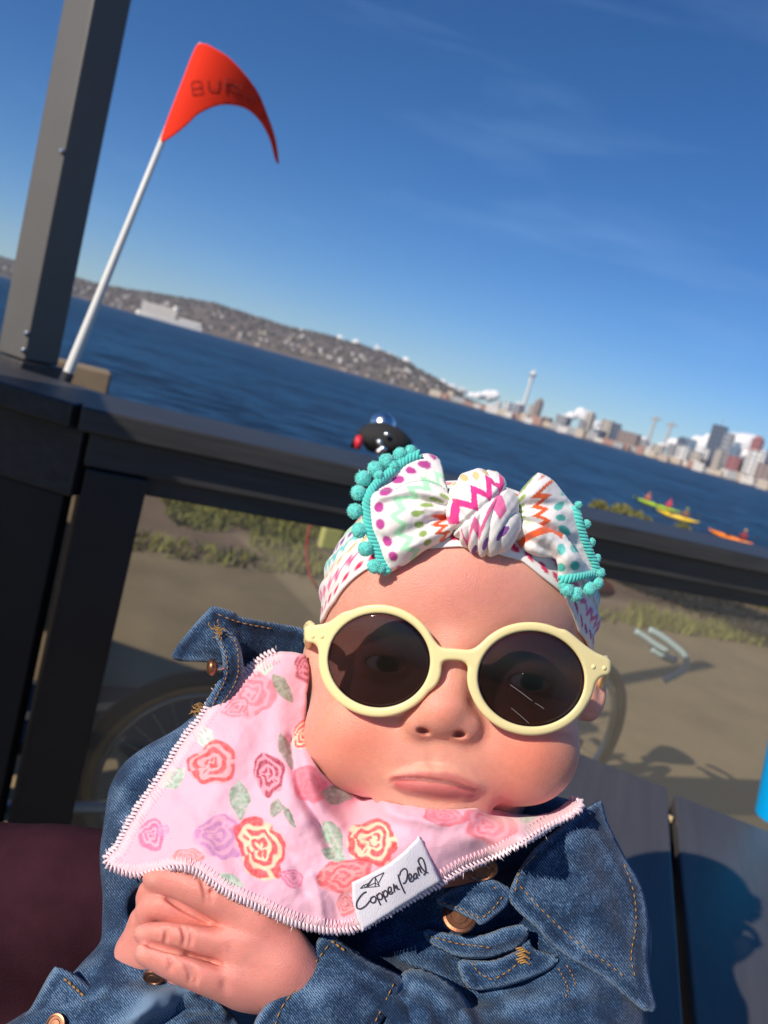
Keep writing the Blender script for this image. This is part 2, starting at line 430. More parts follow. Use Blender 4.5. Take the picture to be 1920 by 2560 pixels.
# grass tufts on the verge
def grass():
    v = []; f = []; c = []
    for i in range(60000):
        s = rng.uniform(-4, 8); t = rng.uniform(2.85, 6.2)
        q = rl(s, t); g = vnoise(np.array([[q[0], q[1]]]), .85, 3)[0] + .6 * vnoise(np.array([[q[0], q[1]]]), .3, 8)[0]
        edge = 1 if t < 3.15 + .08 * math.sin(s * 3) else 0
        if g < (.40 if s < 1.2 else .04) and not (edge and rng.random() < .5): continue
        h = rng.uniform(.03, .085) * (1.3 if s > 2 else 1); a = rng.uniform(0, 6.28); w = .006 + .01 * rng.random()
        dx, dy = math.cos(a) * w, math.sin(a) * w; lx, ly = rng.normal(0, .03, 2); b = len(v)
        v += [(q[0] - dx, q[1] - dy, .003), (q[0] + dx, q[1] + dy, .003), (q[0] + lx, q[1] + ly, h)]
        f.append((b, b + 1, b + 2)); k = rng.uniform(.6, 1.5); c += [(.21 * k, .20 * k, .045 * k)] * 3
    obj('grass', v, f, M_grass, kind='stuff', col=np.array(c))
grass()

# far shore: wooded hill and low city shore
def shore_pt(px, d):
    """point on the water at distance d in the direction of a photo column (taken along the shore line of the photo)"""
    y = 690 + .2765 * px - 6
    q = ray(px, y); h = np.array([q[0], q[1], 0]); h /= np.linalg.norm(h); return np.array([*(h[:2] * d), WATER_Z])
PXD = lambda d: d / F          # metres per photo pixel at distance d
def shore_d(px): return float(np.interp(px, [-300, 0, 420, 900, 1250, 1500, 1960, 2200], [5200, 5000, 4600, 4200, 3700, 3000, 2550, 2500]))
M_hill = mat('wooded_hill', (.135, .102, .078), .95, vary=.3, vscale=.01)
M_leaf = mat('far_foliage', (.05, .055, .04), .9, attr=True)
prof = [(-400, 30), (-60, 30), (0, 32), (190, 34), (250, 34), (330, 44), (430, 56), (520, 66), (600, 64), (700, 60), (780, 66), (880, 66), (950, 64), (1010, 54), (1080, 36), (1130, 22), (1200, 14), (1300, 10), (1600, 10), (2300, 10)]
def hill_h(px): return float(np.interp(px, [p[0] for p in prof], [p[1] for p in prof]))
hv = []; hf = []; cols = np.arange(-380, 2260, 12); rows = [0, .04, .12, .3, .55, .8, 1.0, 1.25]
for px in cols:
    d = shore_d(px)
    for r_ in rows:
        q = shore_pt(px, d + r_ * 900); hh = hill_h(px) * PXD(d + 900) * (1 - (1 - min(r_, 1)) ** 1.6) + vnoise(np.array([[px, r_ * 300]]), 40, 2)[0] * 6 * min(r_ * 3, 1)
        hv.append((q[0], q[1], WATER_Z - 1 + max(hh, 0) + (3 if r_ > 0 else 0)))
nr = len(rows)
for i in range(len(cols) - 1):
    for j in range(nr - 1): hf.append((i * nr + j, (i + 1) * nr + j, (i + 1) * nr + j + 1, i * nr + j + 1))
obj('far_hill', hv, hf, M_hill, smooth=True, kind='structure')
# woodland on the hill, one mass of crowns
wm = MB(); wc = []
ico = [(0, 0, 1)] + [(math.cos(a) * .9, math.sin(a) * .9, .35) for a in np.arange(5) * 1.2566] + [(math.cos(a), math.sin(a), -.4) for a in np.arange(5) * 1.2566 + .6]
icf = [(0, 1 + k, 1 + (k + 1) % 5) for k in range(5)] + [(1 + k, 6 + k, 1 + (k + 1) % 5) for k in range(5)] + [(1 + (k + 1) % 5, 6 + k, 6 + (k + 1) % 5) for k in range(5)]
for i in range(2600):
    px = rng.uniform(-320, 1150); r_ = rng.choice([rng.uniform(.05, 1), rng.uniform(.85, 1.1)]); d = shore_d(px)
    q = shore_pt(px, d + r_ * 900); hh = hill_h(px) * PXD(d + 900) * (1 - (1 - min(r_, 1)) ** 1.6)
    s = rng.uniform(7, 19) * (1.2 if r_ > .8 else 1); wm.add([(q[0] + x * s, q[1] + y * s, WATER_Z + hh + 4 + z * s * 1.1) for x, y, z in ico], icf)
    k = rng.uniform(.55, 1.4); wc += [(.088 * k, .072 * k, .054 * k)] * len(ico)
obj('woodland', wm.v, wm.f, M_leaf, col=np.array(wc), kind='stuff')

# ------------------------------------------------------------------ far houses, ship, city
def pal(name, c, r=.8): return mat(name, c, r, vary=.1, vscale=.05)
PALE = [pal('far_wall_cream', (.50, .42, .33)), pal('far_wall_white', (.62, .58, .54)), pal('far_wall_tan', (.46, .37, .29)), pal('far_wall_grey', (.34, .34, .35)), pal('far_wall_brick', (.36, .20, .15))]
M_roof = pal('far_roof', (.16, .14, .13)); M_win = mat('far_window', (.05, .07, .10), .2)
HN = ['cream', 'white', 'tan', 'grey', 'brick red']
def far_box(mb, c, w, dp, h, yaw): mb.box((c[0], c[1], c[2] + h / 2), (w, dp, h), rot2(yaw)); return mb
def shore_yaw(px):
    a, b = shore_pt(px - 8, shore_d(px - 8)), shore_pt(px + 8, shore_d(px + 8)); return math.atan2(b[1] - a[1], b[0] - a[0])
def house(px, r_, w, h, k):
    d = shore_d(px) + r_ * 900; q = shore_pt(px, d); hh = hill_h(px) * PXD(shore_d(px) + 900) * (1 - (1 - min(r_, 1)) ** 1.6)
    base = np.array([q[0], q[1], WATER_Z + hh + 1]); yaw = shore_yaw(px) + rng.uniform(-.4, .4)
    e = empty('house', base, 'small %s house among trees on the far wooded hill' % HN[k], 'house', 'small houses scattered over the far hill'); m = MB(); m.box(base + (0, 0, h / 2), (w, w * .8, h), rot2(yaw)); m.build('wall', PALE[k], e)
    Rm = rot2(yaw); r = MB(); pts = [np.array(t) for t in ((-w * .55, -w * .45, 0), (w * .55, -w * .45, 0), (w * .55, w * .45, 0), (-w * .55, w * .45, 0), (-w * .55, 0, h * .45), (w * .55, 0, h * .45))]
    r.add([Rm @ p + base + (0, 0, h) for p in pts], [(0, 1, 5, 4), (2, 3, 4, 5), (0, 4, 3), (1, 2, 5), (3, 2, 1, 0)]); r.build('roof', M_roof if k != 1 else PALE[3], e)
hr = np.random.default_rng(21)
for i in range(150):
    px = hr.choice([hr.uniform(520, 1100), hr.uniform(640, 1080), hr.uniform(-60, 420)]); r_ = hr.uniform(.02, .62) ** 1.2
    house(px, r_, hr.uniform(12, 24), hr.uniform(8, 15), int(hr.choice([0, 0, 1, 1, 2, 3])))

# moored white ship below the hill
def ship():
    d = 4450; a = shore_pt(340, d); b = shore_pt(505, d); ax = (b - a) / np.linalg.norm(b - a); L = np.linalg.norm(b - a); yaw = math.atan2(ax[1], ax[0]); Rm = rot2(yaw); c = (a + b) / 2
    e = empty('ship', c, 'long white passenger ship moored below the wooded hill', 'ship')
    mh = pal('ship_hull_white', (.95, .84, .70)); mw = pal('ship_white', (.95, .88, .78)); md = mat('ship_deck_band', (.12, .13, .16), .4)
    def loc(x, y, z): return Rm @ np.array([x, y, 0]) + c + np.array([0, 0, z])
    m = MB(); st = [(-.5, .02), (-.46, .7), (-.3, 1), (.4, 1), (.5, .85)]; v = []; f = []
    for x, w in st:
        for z, k in ((0, .8), (24, 1)): v += [loc(x * L, -15 * w * k, z), loc(x * L, 15 * w * k, z)]
    for i in range(len(st) - 1):
        o = i * 4; f += [(o, o + 4, o + 6, o + 2), (o + 1, o + 3, o + 7, o + 5), (o + 2, o + 6, o + 7, o + 3)]
    m.add(v, f); m.build('hull', mw, e)
    up = MB(); up.box(loc(-.18 * L, 0, 50), (L * .52, 26, 50), Rm); up.build('superstructure', mh, e)
    up = MB(); up.box(loc(.30 * L, 0, 33), (L * .34, 24, 16), Rm); up.build('aft_deck', mw, e)
    for k in range(5): w = MB(); w.box(loc(-.18 * L, 0, 32 + k * 8), (L * .5, 26.6, 1.1), Rm); w.build('window_band', md, e)
    w = MB(); w.box(loc(.30 * L, 0, 27), (L * .33, 24.6, 1.4), Rm); w.build('window_band', md, e)
    fn = MB(); fn.lathe([(15, 0), (14, 30), (10, 34)], loc(.06 * L, 0, 60), n=12); fn.build('funnel', mw, e)
    ms = MB(); ms.tube([loc(-.4 * L, 0, 75), loc(-.4 * L, 0, 95)], 1.2, 6); ms.build('mast', mw, e)
ship()

# waterfront row and towers of the city; heights in metres from photo pixels
def tower(px, wpx, hpx, m, label, step=None, back=250, depth=.8, grp='city buildings along the far shore', name='city_building', wins=True, spire=False):
    d = shore_d(px) + back; q = shore_pt(px, d); w = wpx * PXD(d); h = hpx * PXD(d); yaw = shore_yaw(px) * .6
    e = empty(name, q, label, 'building', grp); Rm = rot2(yaw); dp = w * depth
    mb = MB(); mb.box(q + (0, 0, h / 2), (w, dp, h), Rm); mb.build('wall', m, e)
    top = h
    if step: mb = MB(); mb.box(q + (0, 0, h + step * h / 2), (w * .6, dp * .6, step * h), Rm); mb.build('penthouse', m, e); top = h * (1 + step)
    if wins:
        n = max(2, int(h / 14)); nx = max(2, int(w / 16))
        for k in range(min(n, 9)):
            z = (k + .6) * h / min(n, 9); g = MB()
            for i in range(nx): g.box(q + Rm @ np.array([(i + .5) / nx * w - w / 2, -dp / 2 - .1, 0]) + (0, 0, z), (w / nx * .62, .5, h / min(n, 9) * .5), Rm)
            g.build('window_row', M_win, e, kind='stuff')
    if spire: mb = MB(); mb.tube([q + (0, 0, top - 1), q + (0, 0, top * 1.14)], w * .03, 6); mb.build('mast', PALE[3], e)
    return e
M_navy = pal('tower_navy_glass', (.055, .075, .125), .35); M_blue = pal('tower_blue_glass', (.13, .20, .29), .3); M_sand = pal('tower_sand', (.50, .44, .36)); M_red = pal('tower_red', (.36, .10, .09)); M_whi = pal('tower_white', (.72, .70, .68)); M_brn = pal('tower_brown', (.30, .21, .17)); M_gry = pal('tower_grey', (.30, .30, .32))
def tw(px, wpx, hpx, m, label, **k): tower(px, wpx, hpx, m, label, **k)
tw(1240, 14, 32, M_whi, 'pale block, first of three at the foot of the tall observation tower', back=420)
tw(1264, 16, 36, M_whi, 'pale block, middle one of three beside the observation tower', back=420)
tw(1289, 20, 38, M_gry, 'grey and white block right behind the observation tower foot', back=420)
tw(1335, 16, 58, M_brn, 'brown tower block just right of the observation tower', back=420, step=.12)
tw(1322, 12, 46, M_sand, 'narrow sand coloured block tucked against the brown tower block', back=430)
tw(1402, 30, 40, M_gry, 'wide grey block on the rise right of the brown tower block', back=420)
tw(1364, 22, 26, M_brn, 'low brown block between the brown tower and the wide grey block', back=380)
tw(1462, 18, 62, M_sand, 'slim sand coloured tower before the first pile of cloud', back=420, step=.08)
tw(1450, 16, 40, M_gry, 'dark grey block leaning against the slim sand coloured tower', back=380)
tw(1506, 26, 58, M_sand, 'sand coloured half of the pair of joined towers', back=420)
tw(1530, 18, 56, M_navy, 'navy half of the pair of joined towers', back=430)
tw(1494, 26, 30, M_navy, 'low navy block in front of the sand coloured pair', back=330)
tw(1566, 46, 44, M_brn, 'broad brown block with a flat dark roof line', back=330)
tw(1690, 20, 62, M_navy, 'left one of the two blunt navy towers', back=420, step=.06)
tw(1712, 20, 66, M_blue, 'right one of the two blunt navy towers, bluer glass', back=430)
tw(1672, 18, 44, M_gry, 'grey mid height block left of the blunt navy towers', back=400)
tw(1700, 26, 46, M_whi, 'white block in front of the blunt navy towers', back=330)
tw(1734, 24, 42, M_sand, 'sand coloured block at the foot of the tall dark tower', back=330)
tw(1766, 30, 112, M_navy, 'tallest dark navy tower of the skyline', back=500, spire=True)
tw(1794, 20, 100, M_gry, 'tall grey tower right against the dark navy tower', back=480)
tw(1783, 16, 60, M_sand, 'sand coloured slab before the dark navy tower', back=360)
tw(1818, 22, 74, M_blue, 'blue green tower with a stepped top', back=420, step=.15)
tw(1823, 28, 54, M_red, 'brick red block below the blue green tower', back=330)
tw(1862, 22, 104, M_red, 'tall dark red tower near the right edge', back=500, step=.06)
tw(1848, 16, 60, M_gry, 'slim grey block between the red block and white block', back=380)
tw(1874, 36, 78, M_whi, 'broad white tower below the dark red tower', back=380)
tw(1908, 28, 96, M_gry, 'grey tower right of the broad white tower', back=480)
tw(1936, 30, 106, M_blue, 'blue glass tower cut by the right edge of the view', back=460)
tw(1902, 36, 56, M_brn, 'brown block in front of the tower at the right edge', back=330)
tw(1752, 16, 54, M_whi, 'narrow white tower left of the tall dark tower', back=400)
tw(1640, 26, 34, M_sand, 'low sand coloured block between the two cranes', back=360)
tw(1604, 20, 36, M_gry, 'grey block left of the first crane', back=360)
wr = np.random.default_rng(5)
x = 1090
while x < 1960:
    w = wr.uniform(14, 34); k = int(wr.integers(0, 5))
    tower(x, w, wr.uniform(10, 24), PALE[k], 'low %s waterfront shed of the far shore, two floors high' % HN[k], back=wr.uniform(10, 120), depth=.5, wins=False, name='waterfront_shed', grp='low sheds along the far waterfront'); x += w * .75
# tower cranes
for px, h in ((1612, 96), (1652, 92)):
    d = shore_d(px) + 420; q = shore_pt(px, d); H_ = h * PXD(d); e = empty('tower_crane', q, 'pale construction crane, %s one of the two' % ('left' if px < 1630 else 'right'), 'crane', 'cranes on the skyline')
    m = MB(); m.tube([q, q + (0, 0, H_)], 4.5, 4); m.build('mast', PALE[0], e); m = MB(); m.tube([q + (-14, 0, H_ * .93), q + (26, 0, H_ * .93)], 2.2, 4); m.tube([q + (0, 0, H_), q + (24, 0, H_ * .94)], .8, 4); m.build('jib', PALE[0], e); m = MB(); m.box(q + (-12, 0, H_ * .9), (6, 4, 7)); m.build('counterweight', M_gry, e)
# observation tower with a saucer top
d = shore_d(1306) + 500; q = shore_pt(1300, d); Hn = 134 * PXD(d)
e = empty('observation_tower', q, 'slender white observation tower with a saucer top above the far shore', 'tower'); mwt = pal('needle_white', (.80, .78, .74))
m = MB()
for k in range(3):
    a = k * 2.094 + .4; dr = np.array([math.cos(a), math.sin(a), 0])
    m.tube([q + dr * 14, q + dr * 6.0 + (0, 0, Hn * .35), q + dr * 4 + (0, 0, Hn * .62), q + dr * 8 + (0, 0, Hn * .83)], [3.4, 3.0, 3.0, 3.2], 6)
m.build('leg', mwt, e); m = MB(); m.tube([q, q + (0, 0, Hn * .84)], 4.0, 8); m.build('shaft', mwt, e)
m = MB(); m.lathe([(5, Hn * .80), (16, Hn * .835), (18, Hn * .855), (17, Hn * .87)], q, n=20); m.build('saucer', mat('needle_saucer', (.42, .43, .45), .5), e)
m = MB(); m.lathe([(16, Hn * .87), (12, Hn * .895), (6, Hn * .91), (3, Hn * .93)], q, n=20); m.build('roof', mwt, e); m = MB(); m.tube([q + (0, 0, Hn * .93), q + (0, 0, Hn)], [1.6, .6], 6); m.build('spire', mwt, e)

# heaps of cumulus far behind the skyline
M_cloud = mat('cloud_white', (.92, .90, .90), 1.0, spec=0)
def cloud(blobs, label, d=17000):
    c0 = None; mb = bmesh.new()
    for (px, up, r) in blobs:
        b = shore_pt(px, d); c = b + np.array([0, 0, up * PXD(d)]); rr = r * PXD(d)
        if c0 is None: c0 = b
        bmesh.ops.create_icosphere(mb, subdivisions=3, radius=rr, matrix=Matrix.Translation(Vector(c)) @ Matrix.Diagonal((1.15, .8, .85, 1)))
    v = np.array([q.co[:] for q in mb.verts]); f = [[q.index for q in t.verts] for t in mb.faces]
    v = v + np.c_[vnoise(v, 130, 1), vnoise(v, 130, 2), vnoise(v, 130, 3)] * 45 + np.c_[vnoise(v, 50, 4), vnoise(v, 50, 5), vnoise(v, 50, 6)] * 20; mb.free()
    o = obj('cloud', v - c0, f, M_cloud, smooth=True, local=True); o.location = Vector(c0); tag(o, label, 'cloud', 'low white clouds behind the far shore')
cloud([(1738, 50, 30), (1758, 72, 22), (1722, 34, 22), (1770, 50, 26), (1700, 26, 18)], 'billowing white cloud left of the tall dark tower')
cloud([(1812, 78, 30), (1838, 84, 30), (1858, 62, 28), (1826, 54, 34), (1882, 52, 24), (1905, 40, 22), (1795, 56, 24)], 'largest white cloud pile right behind the tall dark tower')
cloud([(1440, 52, 17), (1462, 46, 15), (1418, 40, 14), (1400, 34, 12), (1478, 34, 14), (1490, 24, 14)], 'small heaped cloud above the slim sand coloured tower')
cloud([(1210, 34, 15), (1190, 30, 12), (1228, 40, 12), (1172, 28, 9), (1150, 34, 10), (1120, 30, 12), (1095, 34, 12), (1060, 36, 12)], 'flat row of white cloud left of the observation tower')
cloud([(1290, 34, 12), (1302, 26, 10)], 'tiny white cloud behind the observation tower shaft')
cloud([(740, 60, 9), (790, 64, 10), (830, 68, 9), (770, 60, 9), (870, 70, 9), (925, 74, 9), (960, 66, 12), (1000, 62, 10)], 'thin white cloud bank peeping over the hill top')
cloud([(1590, 28, 16), (1610, 24, 12), (1572, 20, 10)], 'low white cloud behind the left crane', 18000)
cloud([(1664, 40, 14), (1680, 46, 14), (1650, 30, 12)], 'low white cloud between cranes and navy towers', 18000)

# thin sea air between here and the far shore
hz = bpy.data.materials.new('sea_air'); hz.use_nodes = True; _n = hz.node_tree.nodes; _n.remove(_n['Principled BSDF'])
_v = _n.new('ShaderNodeVolumePrincipled'); _v.inputs['Color'].default_value = (.86, .90, 1.0, 1); _v.inputs['Density'].default_value = .000045; _v.inputs['Anisotropy'].default_value = 0.0
hz.node_tree.links.new(_v.outputs[0], _n['Material Output'].inputs['Volume'])
hb = MB(); hb.box((0, 3425, 198), (15300, 7050, 405)); hb.build('haze', hz, None, kind='stuff')
# ================================================================== RAILING, POST, GLASS, TABLE
M_black = mat('black_stained_timber', (.042, .040, .040), .5, vary=.38, vscale=6, bump=.7, bscale=9, grain=.451)
M_black2 = mat('post_dark_paint', (.105, .098, .090), .5, vary=.06, vscale=9, bump=.12, bscale=120)
M_steel = mat('bolt_steel', (.6, .6, .6), .3, metal=1.0)
ZR = 1.065
C0 = np.array([-.466, 1.172]); RDn = RD / np.linalg.norm(RD); RNn = np.array([RDn[1], -RDn[0]])
Lf = on_z(0, 949, ZR)[:2]; LD = (Lf - C0) / np.linalg.norm(Lf - C0); LN = np.array([LD[1], -LD[0]]); LN = LN if LN[1] < 0 else -LN
def frame2(d): return np.array([[d[0], -d[1], 0], [d[1], d[0], 0], [0, 0, 1]])
def beam(name, p0, d, n, s0, s1, t0, t1, z0, z1, m, parent, bevel=.004, **kw):
    """timber along direction d from s0 to s1, from t0 to t1 behind the front line, between z0 and z1"""
    a = p0 + d * (s0 + s1) / 2 - n * (t0 + t1) / 2; b = MB(); b.box((a[0], a[1], (z0 + z1) / 2), (abs(s1 - s0), abs(t1 - t0), z1 - z0), frame2(d)); return b.build(name, m, parent, bevel=bevel, **kw)
base = np.array([C0[0], C0[1], 0])
rail = empty('deck_railing', base, 'black timber deck railing with a broad top cap and glass panels', 'railing')
beam('top_cap', C0, RDn, RNn, -.02, 4.6, -.015, .225, ZR - .038, ZR, M_black, rail)
beam('top_cap', C0, LD, LN, .03, 2.2, -.015, .225, ZR - .0385, ZR - .0005, M_black, rail)
beam('rail_beam', C0, RDn, RNn, 0.0, 4.6, .012, .10, ZR - .095, ZR - .039, M_black, rail)
beam('rail_beam', C0, LD, LN, .02, 2.2, .012, .10, ZR - .150, ZR - .0395, M_black, rail)
beam('glass_channel', C0, RDn, RNn, .10, 4.6, .035, .085, ZR - .128, ZR - .0955, M_black, rail, bevel=.002)
beam('bottom_beam', C0, RDn, RNn, .10, 4.6, .012, .10, .06, .15, M_black, rail)
M_glass = bpy.data.materials.new('clear_panel_glass'); M_glass.use_nodes = True
_n = M_glass.node_tree.nodes; _l = M_glass.node_tree.links; _n.remove(_n['Principled BSDF'])
_t = _n.new('ShaderNodeBsdfTransparent'); _t.inputs[0].default_value = (.86, .88, .87, 1); _g = _n.new('ShaderNodeBsdfGlossy'); _g.inputs['Roughness'].default_value = .02
_f = _n.new('ShaderNodeFresnel'); _f.inputs[0].default_value = 1.45; _m = _n.new('ShaderNodeMixShader'); _ge = _n.new('ShaderNodeNewGeometry'); _sb = _n.new('ShaderNodeMath'); _sb.operation = 'SUBTRACT'; _sb.inputs[0].default_value = 1; _mu = _n.new('ShaderNodeMath'); _mu.operation = 'MULTIPLY'; _l.new(_ge.outputs['Backfacing'], _sb.inputs[1]); _l.new(_sb.outputs[0], _mu.inputs[0]); _l.new(_f.outputs[0], _mu.inputs[1]); _l.new(_mu.outputs[0], _m.inputs[0]); _l.new(_t.outputs[0], _m.inputs[1]); _l.new(_g.outputs[0], _m.inputs[2]); _dd = _n.new('ShaderNodeBsdfDiffuse'); _dd.inputs[0].default_value = (.60, .53, .42, 1); _m2 = _n.new('ShaderNodeMixShader'); _m2.inputs[0].default_value = .14; _l.new(_m.outputs[0], _m2.inputs[1]); _l.new(_dd.outputs[0], _m2.inputs[2]); _l.new(_m2.outputs[0], _n['Material Output'].inputs[0])
for k, (s0, s1) in enumerate(((.102, 2.352), (2.418, 4.55))): beam('glass_panel', C0, RDn, RNn, s0, s1, .056, .062, .15, ZR - .127, M_glass, rail, bevel=0)
M_slat = mat('slat_shade_black', (.014, .014, .016), .6, vary=.25, vscale=14, bump=.25, bscale=40)  # shade on the left boards put into this blacker colour
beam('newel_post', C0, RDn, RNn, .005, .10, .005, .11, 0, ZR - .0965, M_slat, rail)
beam('newel_post', C0, RDn, RNn, 2.355, 2.415, .02, .09, 0, ZR - .0965, M_black, rail)
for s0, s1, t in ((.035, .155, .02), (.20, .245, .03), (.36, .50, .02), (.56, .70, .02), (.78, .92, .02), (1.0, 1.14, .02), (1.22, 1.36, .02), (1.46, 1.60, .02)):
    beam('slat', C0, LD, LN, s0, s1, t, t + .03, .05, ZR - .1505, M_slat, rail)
# slanted brace behind the left boards
br = MB(); a0 = C0 + LD * .22 - LN * .09; a1 = C0 + LD * .62 - LN * .09
br.tube([(a0[0], a0[1], .55), (a1[0], a1[1], .98)], .035, 4); br.build('brace', M_black, rail)
# tall post standing on the cap
pc = on_z(70, 897, ZR); side = .086
ang = math.atan2(-.9, -.42)      # normal of its sunlit face
post = empty('pergola_post', pc, 'tall square dark grey post standing on the left end of the railing', 'post')
hp = MB(); hp.box(pc + (0, 0, .95), (side, side, 1.9), rot2(math.radians(-25))); hp.build('shaft', M_black2, post, bevel=.004)
Rp = rot2(math.radians(-25))
pd_ = MB(); pd_.box(pc + (0, 0, -.034), (side + .03, side + .03, .064), rot2(math.radians(-25))); pd_.build('base_block', M_black, post, bevel=.003)
for z_, nm in ((.055, 'bolt'), (.02, 'bolt'), (.42, 'bolt')):
    b = MB(); q = pc + Rp @ np.array([side / 2 - .006, -side / 2, 0]) + (0, 0, z_); b.lathe([(.0055, 0), (.0055, .004), (.003, .006), (0, .0065)], q, Rp @ np.array([0, -1., 0]), 10); b.build(nm, M_steel, post)

# added screen: unseen boards left of the view, put in to shade the lower left
M_scr = mat('shade_board', (.05, .045, .04), .6, vary=.2, vscale=10)
scr = empty('shade_screen', (-.95, .55, 0), 'added board screen out of view that shades the left railing', 'screen')
def shade_screen():
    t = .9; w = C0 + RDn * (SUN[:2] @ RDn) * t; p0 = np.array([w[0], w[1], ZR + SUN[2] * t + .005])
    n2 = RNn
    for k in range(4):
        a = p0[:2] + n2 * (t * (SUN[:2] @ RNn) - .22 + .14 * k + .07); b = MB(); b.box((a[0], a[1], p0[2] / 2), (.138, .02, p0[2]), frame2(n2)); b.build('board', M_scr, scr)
shade_screen()

# table of dark boards
M_tab = mat('table_board', (.082, .078, .084), .42, vary=.16, vscale=5, bump=.35, bscale=14, grain=1.28)
TZ = .74; g0 = on_z(1677, 1980, TZ)[:2]; g1 = on_z(1725, 2560, TZ)[:2]; TD = (g0 - g1) / np.linalg.norm(g0 - g1); TN = np.array([TD[1], -TD[0]])   # TD away from the camera, TN to the right
e0 = on_z(1480, 1880, TZ)[:2]
far = (g0 - g1) @ TD
table = empty('picnic_table', (g1[0], g1[1], 0), 'dark grey board table under the baby with a narrow gap between boards', 'table')
BW = .185; GAP = .011
for k in range(-2, 3):
    o0 = g1 + TN * (GAP / 2 + k * (BW + GAP) + BW / 2); L0, L1 = -.75, far + .012 * (k % 2)
    c = o0 + TD * (L0 + L1) / 2; b = MB(); b.box((c[0], c[1], TZ - .02), (L1 - L0, BW, .04), frame2(TD)); b.build('board', M_tab, table, bevel=.003)
for s in (-.45, far - .12):
    c = g1 + TD * s; b = MB(); b.box((c[0], c[1], TZ - .065), (.09, 1.0, .05), frame2(TD)); b.build('batten', M_tab, table)
for s in (-.45, far - .12):
    for w in (-.42, .42):
        c = g1 + TD * s + TN * w; b = MB(); b.box((c[0], c[1], (TZ - .09) / 2), (.08, .08, TZ - .09), frame2(TD)); b.build('leg', M_tab, table)
c = g1 + TD * (far - .078) + TN * (-.002); pg = MB(); pg.lathe([(.0045, 0), (.0045, .008), (0, .009)], (c[0], c[1], TZ - .012), n=10); pg.build('peg', mat('pale_wood_peg', (.75, .55, .30), .6), table)

# blue tumbler at the right edge
cb = on_z(1932, 2046, TZ); M_cup = mat('blue_plastic', (.0, .36, .80), .35)
cup = empty('tumbler', cb, 'bright blue tumbler standing on the dark table at the right edge', 'tumbler')
m = MB(); m.lathe([(.0, 0), (.026, 0), (.027, .003), (.055, .190), (.0565, .191), (.0565, .196), (.053, .196), (.026, .01), (0, .008)], cb, n=40); m.build('cup', M_cup, cup, smooth=False)
m = MB(); m.lathe([(.0455, .128), (.0472, .129), (.0480, .134), (.0464, .135)], cb, n=40); m.build('ring', M_cup, cup)

# ================================================================== THINGS BEYOND THE RAIL
M_tyre = mat('tyre_rubber', (.022, .022, .022), .7); M_tan = mat('tyre_tan_wall', (.62, .36, .12), .7); M_alloy = mat('rim_alloy', (.55, .56, .58), .35, metal=.9); M_frame = mat('frame_black', (.03, .03, .035), .35); M_chrome = mat('chrome', (.9, .9, .9), .2, metal=1.0)
def ring_pts(c, ax, r, n=48):
    ax = np.array(ax, float) / np.linalg.norm(ax); e1 = np.cross(ax, [0, 0, 1.0]); e1 /= np.linalg.norm(e1); e2 = np.cross(ax, e1)
    return [np.array(c) + r * (math.cos(2 * math.pi * k / n) * e1 + math.sin(2 * math.pi * k / n) * e2) for k in range(n)]
def wheel(c, ax, r, parent, wall=M_tyre, name='wheel'):
    t = MB(); t.tube(ring_pts(c, ax, r - .018), .019, 8, closed=True); w = t.build(name, M_tyre, parent, smooth=True)
    if wall is not M_tyre:
        t = MB(); t.tube(ring_pts(c, ax, r - .034), .015, 8, closed=True); t.build('tyre_wall', wall, w, smooth=True)
    t = MB(); t.tube(ring_pts(c, ax, r - .056), .010, 6, closed=True); t.build('rim', M_alloy, w, smooth=True)
    t = MB(); rp = ring_pts(c, ax, r - .06, 28)
    for q in rp: t.tube([c, q], .0011, 3, cap=False)
    t.build('spoke', M_alloy, w, kind='stuff'); t = MB(); axn = np.array(ax) / np.linalg.norm(ax); t.tube([np.array(c) - axn * .05, np.array(c) + axn * .05], .018, 10); t.build('hub', M_frame, w)
    return w
AX = np.array([RNn[0], RNn[1], 0])
# trailer with the flag
tc_ = at(490, 1905, 1.74); tr = empty('bike_trailer', (tc_[0], tc_[1], 0), 'low cargo bicycle trailer with a tan walled wheel behind the railing', 'trailer')
wheel(np.array([tc_[0], tc_[1], .255]), AX, .262, tr, M_tan)
D3 = np.array([RDn[0], RDn[1], 0]); N3 = -AX
cc = np.array([tc_[0], tc_[1], 0]) + N3 * .22 - D3 * .1
bd = MB(); bd.box(cc + (0, 0, .27), (.70, .30, .03), frame2(RDn)); bd.build('tray', mat('trailer_cloth', (.03, .035, .04), .8), tr)
fr = MB(); fr.tube([cc + D3 * (-.4) - N3 * .33 + (0, 0, .25), cc + D3 * .5 - N3 * .33 + (0, 0, .25), cc + D3 * .9 - N3 * .33 + (0, 0, .4)], .013, 8); fr.build('tow_bar', M_alloy, tr)
# flag pole and pennant
pb, pt_ = at(165, 946, 1.495), at(503, 110, 1.475); dv = pb - pt_; dv /= np.linalg.norm(dv); foot = pb + dv * ((pb[2] - .62) / -dv[2])
flag = empty('pennant_flag', foot, 'orange red pennant on a white pole leaning up beside the tall post', 'flag')
M_pole = mat('pole_white', (.72, .71, .68), .45); m = MB(); m.tube([foot, pb, (pb + pt_) / 2, pt_], [.0105, .0098, .0065, .0046], 12); m.build('pole', M_pole, flag, smooth=True)
m = MB(); m.tube([pb - dv * .0 + dv * .012, pb - dv * .012], .0115, 12); m.build('pole_socket', M_frame, flag)
M_flag = bpy.data.materials.new('pennant_cloth'); M_flag.use_nodes = True
_b = M_flag.node_tree.nodes['Principled BSDF']; _b.inputs['Base Color'].default_value = (1.0, .050, .020, 1); _b.inputs['Roughness'].default_value = .7; _b.inputs['Specular IOR Level'].default_value = .08
